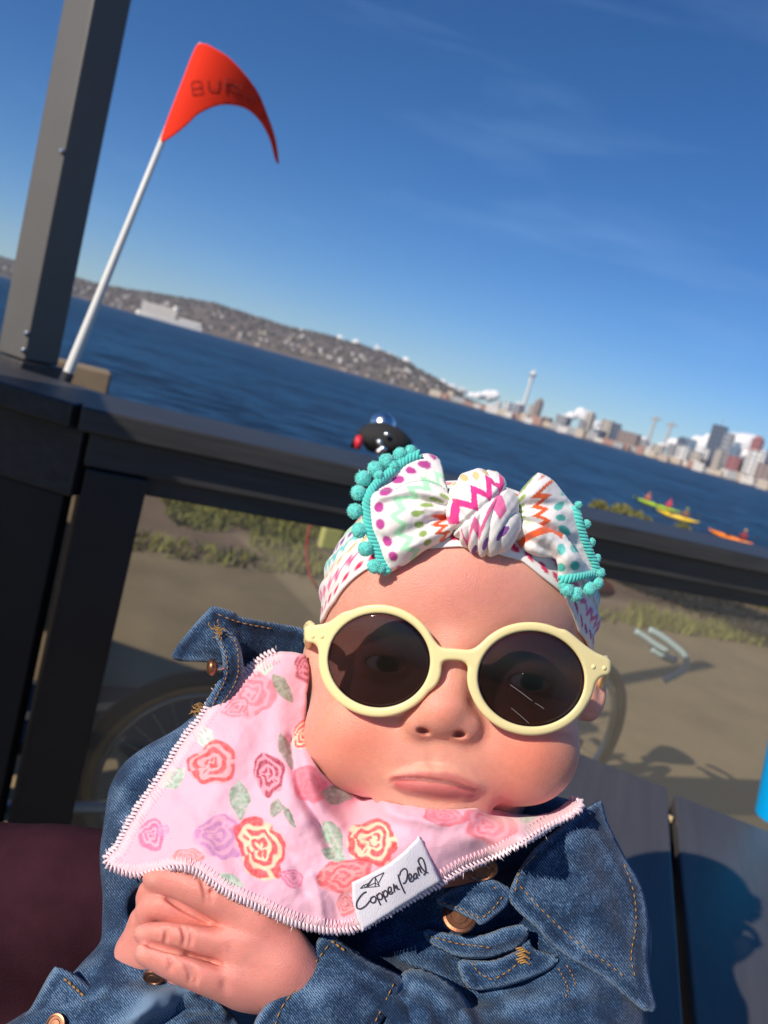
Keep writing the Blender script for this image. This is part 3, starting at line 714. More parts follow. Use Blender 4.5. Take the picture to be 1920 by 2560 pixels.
_tl = M_flag.node_tree.nodes.new('ShaderNodeBsdfTranslucent'); _tl.inputs[0].default_value = (1.0, .06, .02, 1); _mx = M_flag.node_tree.nodes.new('ShaderNodeMixShader'); _mx.inputs[0].default_value = .05
M_flag.node_tree.links.new(_b.outputs[0], _mx.inputs[1]); M_flag.node_tree.links.new(_tl.outputs[0], _mx.inputs[2]); M_flag.node_tree.links.new(_mx.outputs[0], M_flag.node_tree.nodes['Material Output'].inputs[0])
fo = np.array(spline([(489, 118), (508, 109), (530, 117), (580, 150), (640, 222), (672, 295), (690, 352), (697, 410), (688, 398), (676, 352), (655, 310), (625, 278), (590, 264), (545, 264), (497, 285), (470, 310), (430, 342), (402, 354), (411, 318), (451, 213)], 8, True))
def flag_depth(q): q = np.asarray(q); s = (q[:, 0] - 410 - (356 - q[:, 1]) * .38) / 220.; return 1.462 + .012 * np.clip((q[:, 1] - 110) / 250, 0, 1) + .09 * np.clip(s, 0, 2) ** 1.7
fv, ff = cdt(fo, 5); fd = flag_depth(fv); f3 = np.array([at(a[0], a[1], d_) for a, d_ in zip(fv, fd)])
po = obj('pennant', f3, ff, M_flag, flag, smooth=True); sm = po.modifiers.new('Solidify', 'SOLIDIFY'); sm.thickness = .0006; sm.offset = -1
# lettering follows the cloth: strokes in (s, t), s along the word, t up
ST = {'B': [[(0, 0), (0.1, 1), (.75, 1), (.8, .6), (.62, .5), (.05, .5)], [(.62, .5), (.8, .3), (.7, 0), (0, 0)]], 'U': [[(.1, 1), (0, .15), (.1, 0), (.65, 0), (.75, .15), (.85, 1)]],
      'R': [[(0, 0), (.1, 1), (.75, 1), (.82, .6), (.7, .45), (.05, .45)], [(.45, .45), (.75, 0)]], 'L': [[(.1, 1), (0, 0), (.7, 0)]], 'E': [[(.8, 1), (.1, 1), (0, 0), (.7, 0)], [(.05, .5), (.65, .5)]], 'Y': [[(.05, 1), (.4, .5), (.85, 1)], [(.4, .5), (.35, 0)]]}
path = spline([(478, 222), (540, 210), (595, 220), (632, 250), (660, 292), (676, 328)], 2)
sl_ = np.r_[0, np.cumsum(np.hypot(*np.diff(path, axis=0).T))]
lt = MB(); wpos = [0, .16, .32, .47, .62, .79]
for ch, w0 in zip('BURLEY', wpos):
    for stt in ST[ch]:
        pts = []
        for a_, b_ in spline(stt, .06) if len(stt) > 2 else stt:
            s_ = (w0 + a_ * .125) * sl_[-1]; i = min(int(np.searchsorted(sl_, s_)), len(path) - 2); tn = path[i + 1] - path[i]; tn /= np.hypot(*tn); nn = np.array([tn[1], -tn[0]])
            hgt = 29 * (1 - .45 * w0)
            q_ = path[i] + nn * (b_ - .5) * hgt; d_ = flag_depth(q_[None])[0] - .0014; pts.append(at(q_[0], q_[1], d_))
        lt.tube(pts, .00055 if w0 < .4 else .0004, 4)
lt.build('lettering', mat('print_black', (.03, .02, .03), .7), flag)

# timber bollard behind the pole
bb = on_z(205, 975, .98); M_bol = mat('weathered_timber', (.27, .20, .13), .9, vary=.15, vscale=20, bump=.4, bscale=60)
c_ = at(196, 940, 2.0); bo = MB(); bo.box((c_[0], c_[1], .52), (.150, .10, 1.07), frame2(RDn)); o_ = bo.build('timber_bollard', M_bol, None, bevel=.006); tag(o_, 'squat weathered timber block behind the flag pole', 'bollard')

# bicycles behind the glass
def bicycle(c_front, heading, r, label, mfr, bar_z, saddle_z, wb, extra=None, bar_m=None, sad_m=None, wall=M_tyre):
    h3 = np.array([math.cos(heading), math.sin(heading), 0]); s3 = np.array([-h3[1], h3[0], 0]); cf = np.array([c_front[0], c_front[1], r]); cr = cf - h3 * wb
    e = empty('bicycle', (cf[0], cf[1], 0), label, 'bicycle'); wheel(cf, s3, r, e, wall); wheel(cr, s3, r, e, wall)
    head = cf - h3 * .10 + (0, 0, (bar_z - r) * .72); seat = cr + h3 * wb * .28 + (0, 0, (saddle_z - r) * .8); bbk = cr + h3 * wb * .42 + (0, 0, -.03); hb = head - (0, 0, .12)
    t = MB()
    for a, b, q in ((head, hb, .018), (head - (0, 0, .02), seat - (0, 0, .03), .015), (hb, bbk, .018), (seat, bbk, .015)): t.tube([a, b], q, 8)
    for sg in (-1, 1):
        o = s3 * .045 * sg
        t.tube([seat - (0, 0, .04), cr + o], .008, 6); t.tube([bbk, cr + o], .009, 6)
    t.build('frame', mfr, e, smooth=True)
    t = MB()
    for sg in (-1, 1): t.tube([hb + s3 * .03 * sg, hb + s3 * .05 * sg - (0, 0, .03), cf + s3 * .05 * sg], .010, 6)
    t.build('fork', mfr, e, smooth=True)
    st = head + h3 * .02 + np.array([0, 0, bar_z - head[2]]); t = MB(); t.tube([head, st, st + h3 * .06], .012, 8); t.build('stem', mfr, e, smooth=True)
    t = MB(); t.tube([st + h3 * .06 + s3 * x + h3 * (-.09 * (abs(x) / .3) ** 2) + (0, 0, .02 * abs(x) / .3) for x in np.linspace(-.13, .13, 13)], .0115, 8); bar = t.build('handlebar', bar_m or M_frame, e, smooth=True)
    for sg in (-1, 1):
        x0, x1 = .06 * sg, .135 * sg
        g_ = MB(); g_.tube([st + h3 * (.06 - .09 * (abs(x) / .3) ** 2) + s3 * x + (0, 0, .02 * abs(x) / .3) for x in np.linspace(x0, x1, 5)], .0165, 8); g_.build('grip', bar_m or M_frame, bar, smooth=True)
    t = MB(); t.tube([seat, seat + (0, 0, saddle_z - seat[2])], .012, 8); t.build('seat_post', M_alloy, e)
    sdl = seat + np.array([0, 0, saddle_z - seat[2]]); t = MB()
    rings = [(-.13, .075, .03), (-.10, .085, .035), (0, .06, .03), (.08, .03, .022), (.14, .02, .015)]
    v = []; f = []; n = 10
    for x, w, hh in rings:
        for k in range(n): a = 2 * math.pi * k / n; v.append(sdl + h3 * x + s3 * w * math.cos(a) + np.array([0, 0, hh * math.sin(a)]))
    for i in range(len(rings) - 1):
        for k in range(n): f.append((i * n + k, i * n + (k + 1) % n, (i + 1) * n + (k + 1) % n, (i + 1) * n + k))
    f += [tuple(range(n)), tuple(range((len(rings) - 1) * n, len(rings) * n))]
    t.add(v, f); t.build('saddle', sad_m or M_frame, e, smooth=True)
    cg = MB(); cg.lathe([(.085, -.003), (.085, .003)], bbk + s3 * .05, s3, 20); cg.tube([bbk + s3 * .06, bbk + s3 * .065 + (.02, 0, -.15)], .009, 6); cg.build('crank', M_alloy, e)
    return e, st, h3, s3
# bicycle parked along the rail, front to the left; its bell and bag show over the cap
Rr = np.array([.78, 2.42, .275]); Ff = np.array([.10, 1.89]); bl = at(960, 1100, 2.05); hd = math.atan2(Ff[1] - Rr[1], Ff[0] - Rr[0])
h3_ = np.array([math.cos(hd), math.sin(hd), 0])
M_pale = mat('pale_blue_metal', (.55, .68, .70), .35)
e1, st, h3, s3 = bicycle(Ff, hd, .275, 'black bicycle parked along the railing with bell and bag above the cap', M_frame, bl[2] - .075, .80, float(np.hypot(*(Ff - Rr[:2]))), sad_m=mat('saddle_brown', (.16, .05, .03), .6))
c_ = np.array(bl)
bg_ = bmesh.new(); bmesh.ops.create_uvsphere(bg_, u_segments=20, v_segments=12, radius=1, matrix=Matrix.Translation(Vector(c_)) @ Matrix.Diagonal((.072, .055, .042, 1)))
v = np.array([q.co[:] for q in bg_.verts]); f = [[q.index for q in t.verts] for t in bg_.faces]; bg_.free(); obj('bar_bag', v + np.c_[vnoise(v, .03, 3)] * .008, f, mat('bag_black', (.02, .02, .022), .85), e1, smooth=True)
q = at(958, 1058, 2.08); m = MB(); m.lathe([(.034, -.016), (.035, -.006), (.031, .012), (.020, .024), (.008, .029), (0, .030)], q, n=24); bell = m.build('bell', M_chrome, e1, smooth=True)
m = MB(); m.lathe([(.010, -.03), (.010, -.014)], q, n=10); m.build('bell_base', M_frame, bell)
for (x_, y_, r_) in ((948, 1105, .009), (957, 1122, .010), (948, 1128, .009), (966, 1086, .007)):
    g_ = bmesh.new(); bmesh.ops.create_icosphere(g_, subdivisions=2, radius=r_, matrix=Matrix.Translation(Vector(at(x_, y_, 1.985)))); v = np.array([q_.co[:] for q_ in g_.verts]); f = [[q_.index for q_ in t.verts] for t in g_.faces]; g_.free(); obj('rivet', v, f, M_chrome, e1, smooth=True)
m = MB(); m.tube([at(899, 1092, 2.0), at(896, 1105, 1.995), at(894, 1122, 2.0)], [.009, .0105, .008], 8); m.build('reflector', mat('red_reflector', (.75, .03, .06), .3), e1, smooth=True)
m = MB(); m.tube([at(880, 1120, 2.07), at(884, 1102, 2.07), at(897, 1088, 2.07), at(915, 1080, 2.08)], .006, 8); m.build('brake_lever', M_frame, e1, smooth=True)
m = MB(); m.tube([at(800, 1290, 2.02), at(772, 1320, 2.0), at(765, 1380, 2.0), at(775, 1440, 2.0), at(800, 1480, 2.0)], .0035, 6); m.build('cable', mat('cable_red', (.5, .04, .05), .4), e1, smooth=True)
q = at(826, 1345, 2.0); m = MB(); m.box(q, (.055, .03, .06), frame2(RDn)); m.build('tag_plate', mat('pale_yellow', (.72, .70, .25), .6), e1, bevel=.006)
m = MB()
def atl(l, d): return [at(x, y, d) for x, y in spline(l, 6)]
m.tube(atl([(1588, 1577), (1612, 1592), (1640, 1612), (1668, 1628)], 2.45), .010, 8); m.tube(atl([(1622, 1574), (1650, 1588), (1690, 1618), (1712, 1640), (1716, 1658), (1700, 1682), (1660, 1702)], 2.50), .011, 8); m.tube(atl([(1630, 1620), (1660, 1640), (1690, 1652)], 2.47), .014, 8)
m.build('rear_rack', M_pale, e1, smooth=True)

# shrubs on the verge
M_shrub = mat('shrub_leaf', (.16, .16, .05), .8, attr=True)
def shrub(px, py, d, hgt, wid, label, tone=1.0, grp='olive shrubs on the shore verge'):
    t = at(px, py, d); b0 = np.array([t[0], t[1], 0]); hgt = t[2] + hgt; e = empty('shrub', b0, label, 'shrub', grp)
    sm_ = MB(); v = []; f = []; c = []
    for k in range(14):
        a = rng.uniform(0, 6.28); r = rng.uniform(.1, .5) * wid; sm_.tube([b0, b0 + (r * .4 * math.cos(a), r * .4 * math.sin(a), hgt * .5), b0 + (r * math.cos(a), r * math.sin(a), hgt * rng.uniform(.75, .97))], [.008, .006, .003], 4)
    sm_.build('stem', M_bol, e)
    for k in range(1300):
        u = rng.normal(0, .33, 2) * wid; z = hgt * (1 - abs(rng.normal(0, .22))) * (1 - .35 * (np.hypot(*u) / wid) ** 2); z = max(z, .05)
        p = b0 + (u[0], u[1], z); n1 = rng.normal(0, 1, 3); n1 /= np.linalg.norm(n1); n2 = np.cross(n1, rng.normal(0, 1, 3)); n2 /= np.linalg.norm(n2); s = rng.uniform(.012, .026); b = len(v)
        v += [p - n1 * s * 1.6, p + n2 * s * .6, p + n1 * s * 1.6, p - n2 * s * .6]; f.append((b, b + 1, b + 2, b + 3)); kk = rng.uniform(.6, 1.5); c += [(.17 * kk * tone, .165 * kk * tone, .052 * kk * (.4 + .6 * tone))] * 4
    obj('foliage', v, f, M_shrub, e, col=np.array(c))
M_dark = mat('dark_leaf', (.03, .035, .02), .8, attr=True)
shrub(1505, 1252, 8.5, .0, .20, 'left round olive shrub showing over the railing')
shrub(1560, 1262, 8.6, .0, .24, 'middle olive shrub, widest of those over the railing')
shrub(1594, 1276, 8.6, .0, .18, 'olive shrub right of the widest one over the railing')
shrub(1620, 1294, 8.3, .0, .16, 'lowest olive tuft over the railing below the green kayak')
shrub(1712, 1310, 8.3, .0, .20, 'olive shrub alone below the yellow kayak')

for px_, py_, d_, w_, lb in ((1600, 1462, 7.4, .45, 'leftmost added dark bush standing in for shade on the verge'), (1700, 1478, 7.2, .55, 'second added dark bush from the left standing in for shade'), (1800, 1500, 7.0, .55, 'third added dark bush from the left standing in for shade'), (1895, 1535, 6.4, .45, 'added dark bush nearest the right edge standing in for shade')):
    shrub(px_, py_, d_, .0, w_, lb, .16, 'added dark bushes standing in for shade on the verge')  # added bushes, near-black leaves stand in for shadows across the grass
# kayaks
def kayak(p0, p1, m, label, seats, vest, grp='kayaks paddling near the shore'):
    a = on_z(p0[0], p0[1], WATER_Z + .12); b = on_z(p1[0], p1[1], WATER_Z + .12); L = np.linalg.norm(b - a); ax = (b - a) / L; sd_ = np.array([-ax[1], ax[0], 0]); c = (a + b) / 2; c[2] = WATER_Z
    e = empty('kayak', c, label, 'kayak', grp); v = []; f = []; n = 10; st = np.linspace(-.5, .5, 15)
    for s in st:
        t = 1 - (abs(s) * 2) ** 2.6; w = .36 * max(t, .03); rise = .16 * (abs(s) * 2) ** 3
        for k in range(n): an = 2 * math.pi * k / n; v.append(c + ax * s * L + sd_ * w * math.cos(an) + np.array([0, 0, .12 + rise + .20 * max(t, .25) * math.sin(an)]))
    for i in range(len(st) - 1):
        for k in range(n): f.append((i * n + k, i * n + (k + 1) % n, (i + 1) * n + (k + 1) % n, (i + 1) * n + k))
    f += [tuple(range(n)), tuple(range((len(st) - 1) * n, len(st) * n))]
    obj('hull', v, f, m, e, smooth=True)
    for s, vm in zip(seats, vest):
        ck = MB(); ck.lathe([(.28, 0), (.26, .05), (.22, .05)], c + ax * s * L + (0, 0, .27), n=12); ck.build('cockpit', M_frame, e)
        b0 = c + ax * s * L + (0, 0, .25)
        p = empty('person', b0, 'paddler in %s seated in the %s' % (vm[1], vm[2]), 'person', 'paddlers in the kayaks')
        S = SDF((-.5, -.5, -.1), (.5, .5, 1.1), .03)
        S.cap((0, 0, .0), (0, 0, .45), .17, .20, .08); S.cap((0, 0, .5), (0, 0, .62), .07, .06, .05); S.ell((0, 0, .76), (.10, .11, .13), .04)
        for sg in (-1, 1): S.chain([(.20 * sg, 0, .46), (.30 * sg, -.12, .24), (.26 * sg, -.34, .30)], [.075, .06, .05], .05)
        vv, qq = S.mesh(); Rk = np.stack([ax, sd_, [0, 0, 1]], 1); vv = vv @ Rk.T
        bo_ = obj('body', vv, qq, vm[0], p, smooth=True, local=True)
        pd = MB(); pd.tube([Rk @ np.array([-1.0, -.36, .12]), Rk @ np.array([1.0, -.36, .52])], .016, 6); pd.box(Rk @ np.array([-1.1, -.36, .08]), (.40, .02, .16), Rk); pd.box(Rk @ np.array([1.1, -.36, .56]), (.40, .02, .16), Rk)
        pq = pd.build('paddle', M_frame, None); pq.location = Vector(b0); tag(pq, 'double bladed paddle held by the paddler in %s' % vm[1], 'paddle', 'paddles of the kayaks')
        hd_ = bmesh.new(); bmesh.ops.create_icosphere(hd_, subdivisions=2, radius=.135, matrix=Matrix.Translation((0, 0, .80))); v2 = np.array([t.co[:] for t in hd_.verts]); f2 = [[t.index for t in g.verts] for g in hd_.faces if g.calc_center_median()[2] > .78]; hd_.free()
        obj('hat', v2, f2, vm[3], p, smooth=True, local=True)
M_ky = mat('kayak_lime', (.42, .60, .04), .35); M_yl = mat('kayak_yellow', (.95, .62, .01), .35); M_or = mat('kayak_orange', (1.0, .26, .02), .35)
V_or = mat('vest_orange', (.55, .16, .09), .7); V_pk = mat('vest_pink', (.62, .06, .10), .7); V_br = mat('vest_brown', (.25, .12, .08), .7); V_rd = mat('vest_dark_red', (.28, .03, .04), .7); V_gn = mat('cap_green', (.30, .42, .05), .7); V_ta = mat('cap_tan', (.55, .38, .14), .7)
kayak((1582, 1244), (1702, 1284), M_ky, 'long lime green kayak with two paddlers', (-.20, .24), ((V_or, 'an orange vest', 'lime green kayak', V_or), (V_pk, 'a bright pink vest', 'lime green kayak', V_pk)))
kayak((1640, 1276), (1748, 1310), M_yl, 'yellow kayak just in front of the lime green one', (.16,), ((V_br, 'a brown vest', 'yellow kayak', V_gn),))
kayak((1770, 1326), (1880, 1364), M_or, 'orange kayak nearest the shore at the right', (.28,), ((V_rd, 'a dark red vest', 'orange kayak', V_ta),))
# ================================================================== THE BABY
def winding_out(v, q):
    """true if the quads face outwards"""
    a, b, c = v[q[:, 0]], v[q[:, 1]], v[q[:, 2]]; n = np.cross(b - a, c - a); cen = v.mean(0)
    return (n * (a - cen)).sum() > 0
def body_obj(name, v, q, m, parent, **kw):
    w = P(v)
    if not winding_out(w, q): q = q[:, ::-1]
    return obj(name, w, q, m, parent, smooth=True, **kw)
B0 = P([[1060, 2750, -330]])[0]; B0[2] = TZ
baby = empty('person', B0, 'baby in yellow sunglasses, patterned head wrap, pink bib and denim jacket', 'person')

# ---- skin: one continuous body (head, trunk, arms, hands)
S = SDF((180, 1150, -720), (1600, 2780, 190), 5.0)
S.ell((1150, 1500, -345), (336, 288, 350), 60)                      # skull
S.ell((1108, 1772, -290), (338, 285, 290), 110)                     # lower face
S.ell((1150, 1470, -190), (262, 190, 186), 120)                     # forehead
S.ell((895, 1842, -124), (134, 136, 130), 80); S.ell((1318, 1872, -122), (132, 142, 136), 80)   # cheeks
S.ell((1085, 1925, -62), (150, 105, 74), 80)                         # muzzle
S.ell((1085, 2040, -70), (130, 74, 70), 70)                         # chin
S.cap((1140, 1630, -26), (1110, 1760, 18), 40, 46, 70)              # nose bridge
S.ell((1106, 1784, 40), (58, 48, 44), 40)                           # nose tip
S.ell((1047, 1808, 12), (32, 32, 36), 34); S.ell((1164, 1818, 12), (36, 35, 36), 34)             # wings
S.cap((1092, 1838, 10), (1090, 1905, 2), 15, 11, 30, 'sub') if False else None
for cx, cy, rt in ((1058, 1825, .3), (1148, 1833, .05)): S.ell((cx, cy + 3, 40), (17, 8.5, 22), 8, 'sub', rot=rt)   # nostrils
S.cap((1075, 1870, 28), (1080, 1915, 24), 9, 9, 16, 'sub')          # philtrum
# lips
UL = [(985, 1949, -8), (1030, 1942, 5), (1066, 1938, 12), (1088, 1942, 13), (1112, 1940, 12), (1150, 1952, 4), (1196, 1972, -16)]
LL = [(1000, 1958, 4), (1040, 1968, 20), (1085, 1974, 20), (1130, 1979, 16), (1175, 1980, -2)]
def lipline(pts, rs, k, op='add'):
    p = spline(pts, 12); r = np.interp(np.linspace(0, 1, len(p)), np.linspace(0, 1, len(rs)), rs)
    for q in range(len(p) - 1): S.cap(p[q], p[q + 1], r[q], r[q + 1], k, op)
lipline(UL, [4, 7, 10, 9, 10, 7, 4], 28); lipline(LL, [4, 9, 12.5, 10, 4], 28)
SEAM = [(966, 1958, 0), (986, 1948, 8), (1030, 1945, 22), (1075, 1949, 33), (1130, 1958, 28), (1165, 1970, 12), (1202, 1980, 0)]
S.groove([q[:2] for q in SEAM], [3, 4.5, 5, 5, 5, 4.5, 3], 5)
S.cap((1030, 2004, 34), (1140, 2010, 30), 7, 7, 30, 'sub')          # hollow below the lower lip
# eyes
for ex, ey in ((962, 1655), (1322, 1700)):
    S.ell((ex, ey, 30), (95, 62, 52), 40, 'sub'); S.ell((ex, ey, -62), (74, 56, 58), 20); S.ell((ex, ey + 4, 0), (54, 19, 62), 6, 'sub', rot=.14)
# ears
S.ell((798, 1668, -300), (44, 92, 60), 30); S.ell((1472, 1730, -330), (44, 74, 56), 26); S.ell((1506, 1728, -280), (14, 40, 26), 14, 'sub')
# neck and trunk (inside the clothes)
S.cap((1105, 1960, -340), (1095, 2200, -420), 200, 210, 60); S.ell((1090, 2480, -420), (330, 400, 190), 60)
S.chain([(760, 2230, -430), (500, 2180, -330), (420, 2420, -260), (330, 2520, -170), (352, 2400, -110), (372, 2310, -70)], [110, 95, 85, 80, 66, 52], 30)
S.chain([(1370, 2300, -420), (1330, 2560, -250), (1060, 2600, -150), (800, 2490, -60), (735, 2455, -30)], [110, 95, 85, 84, 84], 30)
# front hand: four fingers and thumb, then the palm that webs them
def finger(pts, rs, k=7):
    p = spline(pts, 18); t = np.linspace(0, 1, len(p)); r = np.interp(t, np.linspace(0, 1, len(rs)), rs)
    for i in range(len(p) - 1): S.cap(p[i], p[i + 1], r[i], r[i + 1], k)
# back hand, wrapped under the front one
S.ell((418, 2276, -56), (62, 74, 48), 26); finger([(384, 2300, -70), (374, 2250, -46), (392, 2222, -26), (440, 2238, -22), (500, 2270, -30)], [33, 34, 33, 30, 26])
finger([(384, 2330, -60), (372, 2284, -30), (398, 2268, -8), (450, 2292, -8), (510, 2316, -20)], [32, 33, 33, 30, 25])
finger([(400, 2390, -80), (384, 2360, -52), (420, 2390, -30), (470, 2410, -40)], [31, 31, 30, 26]); finger([(410, 2430, -90), (400, 2420, -60), (440, 2446, -44)], [30, 29, 26])
finger([(440, 2250, -84), (500, 2300, -74), (570, 2340, -60)], [36, 33, 28])
finger([(640, 2305, 22), (575, 2272, 34), (510, 2238, 40), (452, 2212, 32), (408, 2200, 12), (386, 2200, -4)], [52, 46, 42, 40, 36, 30])
finger([(630, 2372, 26), (560, 2362, 40), (500, 2352, 48), (440, 2342, 48), (385, 2336, 32), (358, 2335, 18)], [50, 44, 38, 36, 33, 26])
finger([(640, 2478, 18), (575, 2464, 42), (515, 2447, 58), (450, 2422, 62), (396, 2398, 50), (366, 2386, 38)], [52, 48, 42, 39, 36, 31])
finger([(610, 2450, -20), (545, 2452, -54), (495, 2450, -72), (460, 2440, -76)], [34, 30, 28, 25])
finger([(660, 2330, 14), (640, 2260, 14), (590, 2205, 2), (545, 2180, -8)], [46, 40, 34, 28])         # thumb, under the bib
S.ell((668, 2400, 14), (112, 112, 64), 44, rot=-.5); S.ell((622, 2350, 20), (70, 82, 52), 40, rot=.2); S.ell((610, 2440, 22), (62, 76, 56), 40); S.cap((700, 2440, 4), (780, 2500, -40), 92, 90, 40)
S.ell((490, 2385, -14), (100, 60, 52), 14); S.ell((490, 2290, -24), (90, 50, 46), 14)
S.groove([(372, 2362), (420, 2374), (470, 2388), (520, 2402), (556, 2412)], [6, 8, 7, 5, 3], 10, 3)
S.groove([(420, 2248), (470, 2276), (520, 2302), (560, 2316)], [4, 6, 6, 3], 10, 3)
for g_ in ([(502, 2196), (512, 2226), (512, 2262)], [(520, 2196), (528, 2230), (526, 2264)], [(452, 2312), (462, 2342), (456, 2372)], [(468, 2314), (478, 2344), (472, 2374)], [(462, 2406), (476, 2436), (470, 2466)], [(478, 2412), (490, 2440), (484, 2470)], [(418, 2388), (428, 2412), (420, 2436)], [(410, 2316), (416, 2340), (410, 2362)]): S.groove(g_, [1.5, 3, 1.5], 9, -1.2)
for q, r in (((562, 2470, 98), 9), ((574, 2372, 92), 6)): S.ell(q, (r * .7, r * 2.2, r * .8), 14, 'sub', rot=-.2)
for x, y, z in ((512, 2228, 86), (522, 2234, 86), (458, 2330, 92), (470, 2350, 92), (470, 2436, 106), (482, 2440, 106), (424, 2404, 104)): S.ell((x, y, z), (2.5, 24, 5), 7, 'sub', rot=-.22)
for x, y, z, r in ((352, 2326, 34, -.2), (352, 2372, 52, -.3), (384, 2194, 22, -.1)): S.ell((x, y, z), (13, 12, 7), 4, 'add', rot=r)    # nails
bv, bq = S.mesh(); del S
bv = bv + 0
# colour: skin with redder cheeks, nose, knuckles; lips
def skin_color(v):
    c = np.tile(np.array([.80, .405, .31]), (len(v), 1)); p2 = v[:, :2]
    def blend(w, col): c[:] = c * (1 - w[:, None]) + np.array(col) * w[:, None]
    def spot(x, y, r): return np.exp(-(((p2[:, 0] - x) ** 2 + (p2[:, 1] - y) ** 2) / r ** 2))
    front = sstep(-260, -60, v[:, 2])
    blend(np.clip(spot(880, 1840, 130) * .75 + spot(1330, 1870, 140) * .9 + spot(1110, 1785, 60) * .5, 0, 1) * front, (.86, .29, .195))
    blend(np.clip(spot(1085, 1880, 70) * .4 + spot(1085, 2010, 70) * .45, 0, 1), (.80, .42, .30))
    blend(sstep(2150, 2190, v[:, 1]) * .85, (.73, .275, .235))
    for x, y in ((352, 2380), (350, 2334), (380, 2198)): blend(spot(x, y, 13) * .6, (.88, .50, .44))
    for x, y, r in ((395, 2206, 30), (365, 2336, 26), (365, 2380, 28), (520, 2245, 40), (540, 2350, 40), (540, 2436, 40), (690, 2350, 40), (640, 2330, 25)): blend(spot(x, y, r) * .30, (.70, .26, .22))
    blend(np.clip(1 - ((p2[:, 0] - 1160) / 230) ** 2 - ((p2[:, 1] - 1470) / 110) ** 2, 0, 1) * .75, (.74, .285, .225))  # forehead darkened in the colour to offset the sun falling on it
    d1, a1, _ = seg_dist(p2, spline([q[:2] for q in UL], 6)); d2, a2, _ = seg_dist(p2, spline([q[:2] for q in LL], 6))
    lw = np.maximum(.75 * sstep(17, 5, d1), sstep(23, 10, d2)) * (v[:, 2] > -60) * (v[:, 1] > 1915) * (v[:, 1] < 2010); blend(lw * .85, (.56, .125, .13))
    d3, _, _ = seg_dist(p2, spline([q[:2] for q in SEAM], 6)); blend(sstep(9, 3, d3) * (v[:, 2] > -60) * (v[:, 1] > 1915) * .7 * sstep(960, 1000, v[:, 0]) * sstep(1212, 1180, v[:, 0]), (.34, .07, .07))
    for x, y in ((1058, 1828), (1148, 1836)): blend(np.clip(spot(x, y, 13) * 1.3, 0, 1) * (v[:, 2] > -20), (.42, .12, .09))
    m = fbm(v, 60, 4, 4); c *= (1 + .07 * m)[:, None]; c *= (1 + .035 * vnoise(v, 8, 12) + .03 * vnoise(v, 18, 13))[:, None]
    r_ = np.clip(fbm(v, 110, 31, 3) * 1.6, 0, 1)[:, None] * .35; c[:] = c * (1 - r_) + np.array([.82, .29, .215]) * r_
    return np.clip(c, 0, 1)
M_skin = mat('skin', attr=True, rough=.38, spec=.5, sss=.0030, bump=.45, bscale=.30, coord='cl')
skin = body_obj('body', bv, bq, M_skin, baby, col=skin_color(bv), cl=bv)
zskin = trace(bv, bq)
# eyes
M_eye = mat('eyeball', attr=True, rough=.08, spec=.6, coat=.6)
def sphere(c, r, seg=32, rings=20, sc3=(1, 1, 1)):
    v = []; f = []
    for i in range(rings + 1):
        for k in range(seg):
            th = math.pi * i / rings; ph = 2 * math.pi * k / seg; v.append((c[0] + r * sc3[0] * math.sin(th) * math.cos(ph), c[1] + r * sc3[1] * math.sin(th) * math.sin(ph), c[2] + r * sc3[2] * math.cos(th)))
    for i in range(rings):
        for k in range(seg): f.append((i * seg + k, i * seg + (k + 1) % seg, (i + 1) * seg + (k + 1) % seg, (i + 1) * seg + k))
    return np.array(v), np.array(f)
for ex, ey in ((962, 1659), (1322, 1704)):
    v, f = sphere((ex, ey, -64), 56); d = np.hypot(v[:, 0] - ex - 8, v[:, 1] - ey + 2); fr_ = v[:, 2] > -64
    c = np.tile([.80, .74, .72], (len(v), 1)); c[(d < 30) & fr_] = (.10, .055, .035); c[(d < 14) & fr_] = (.01, .01, .01); body_obj('eye', v, f, M_eye, baby, col=c, cl=v)

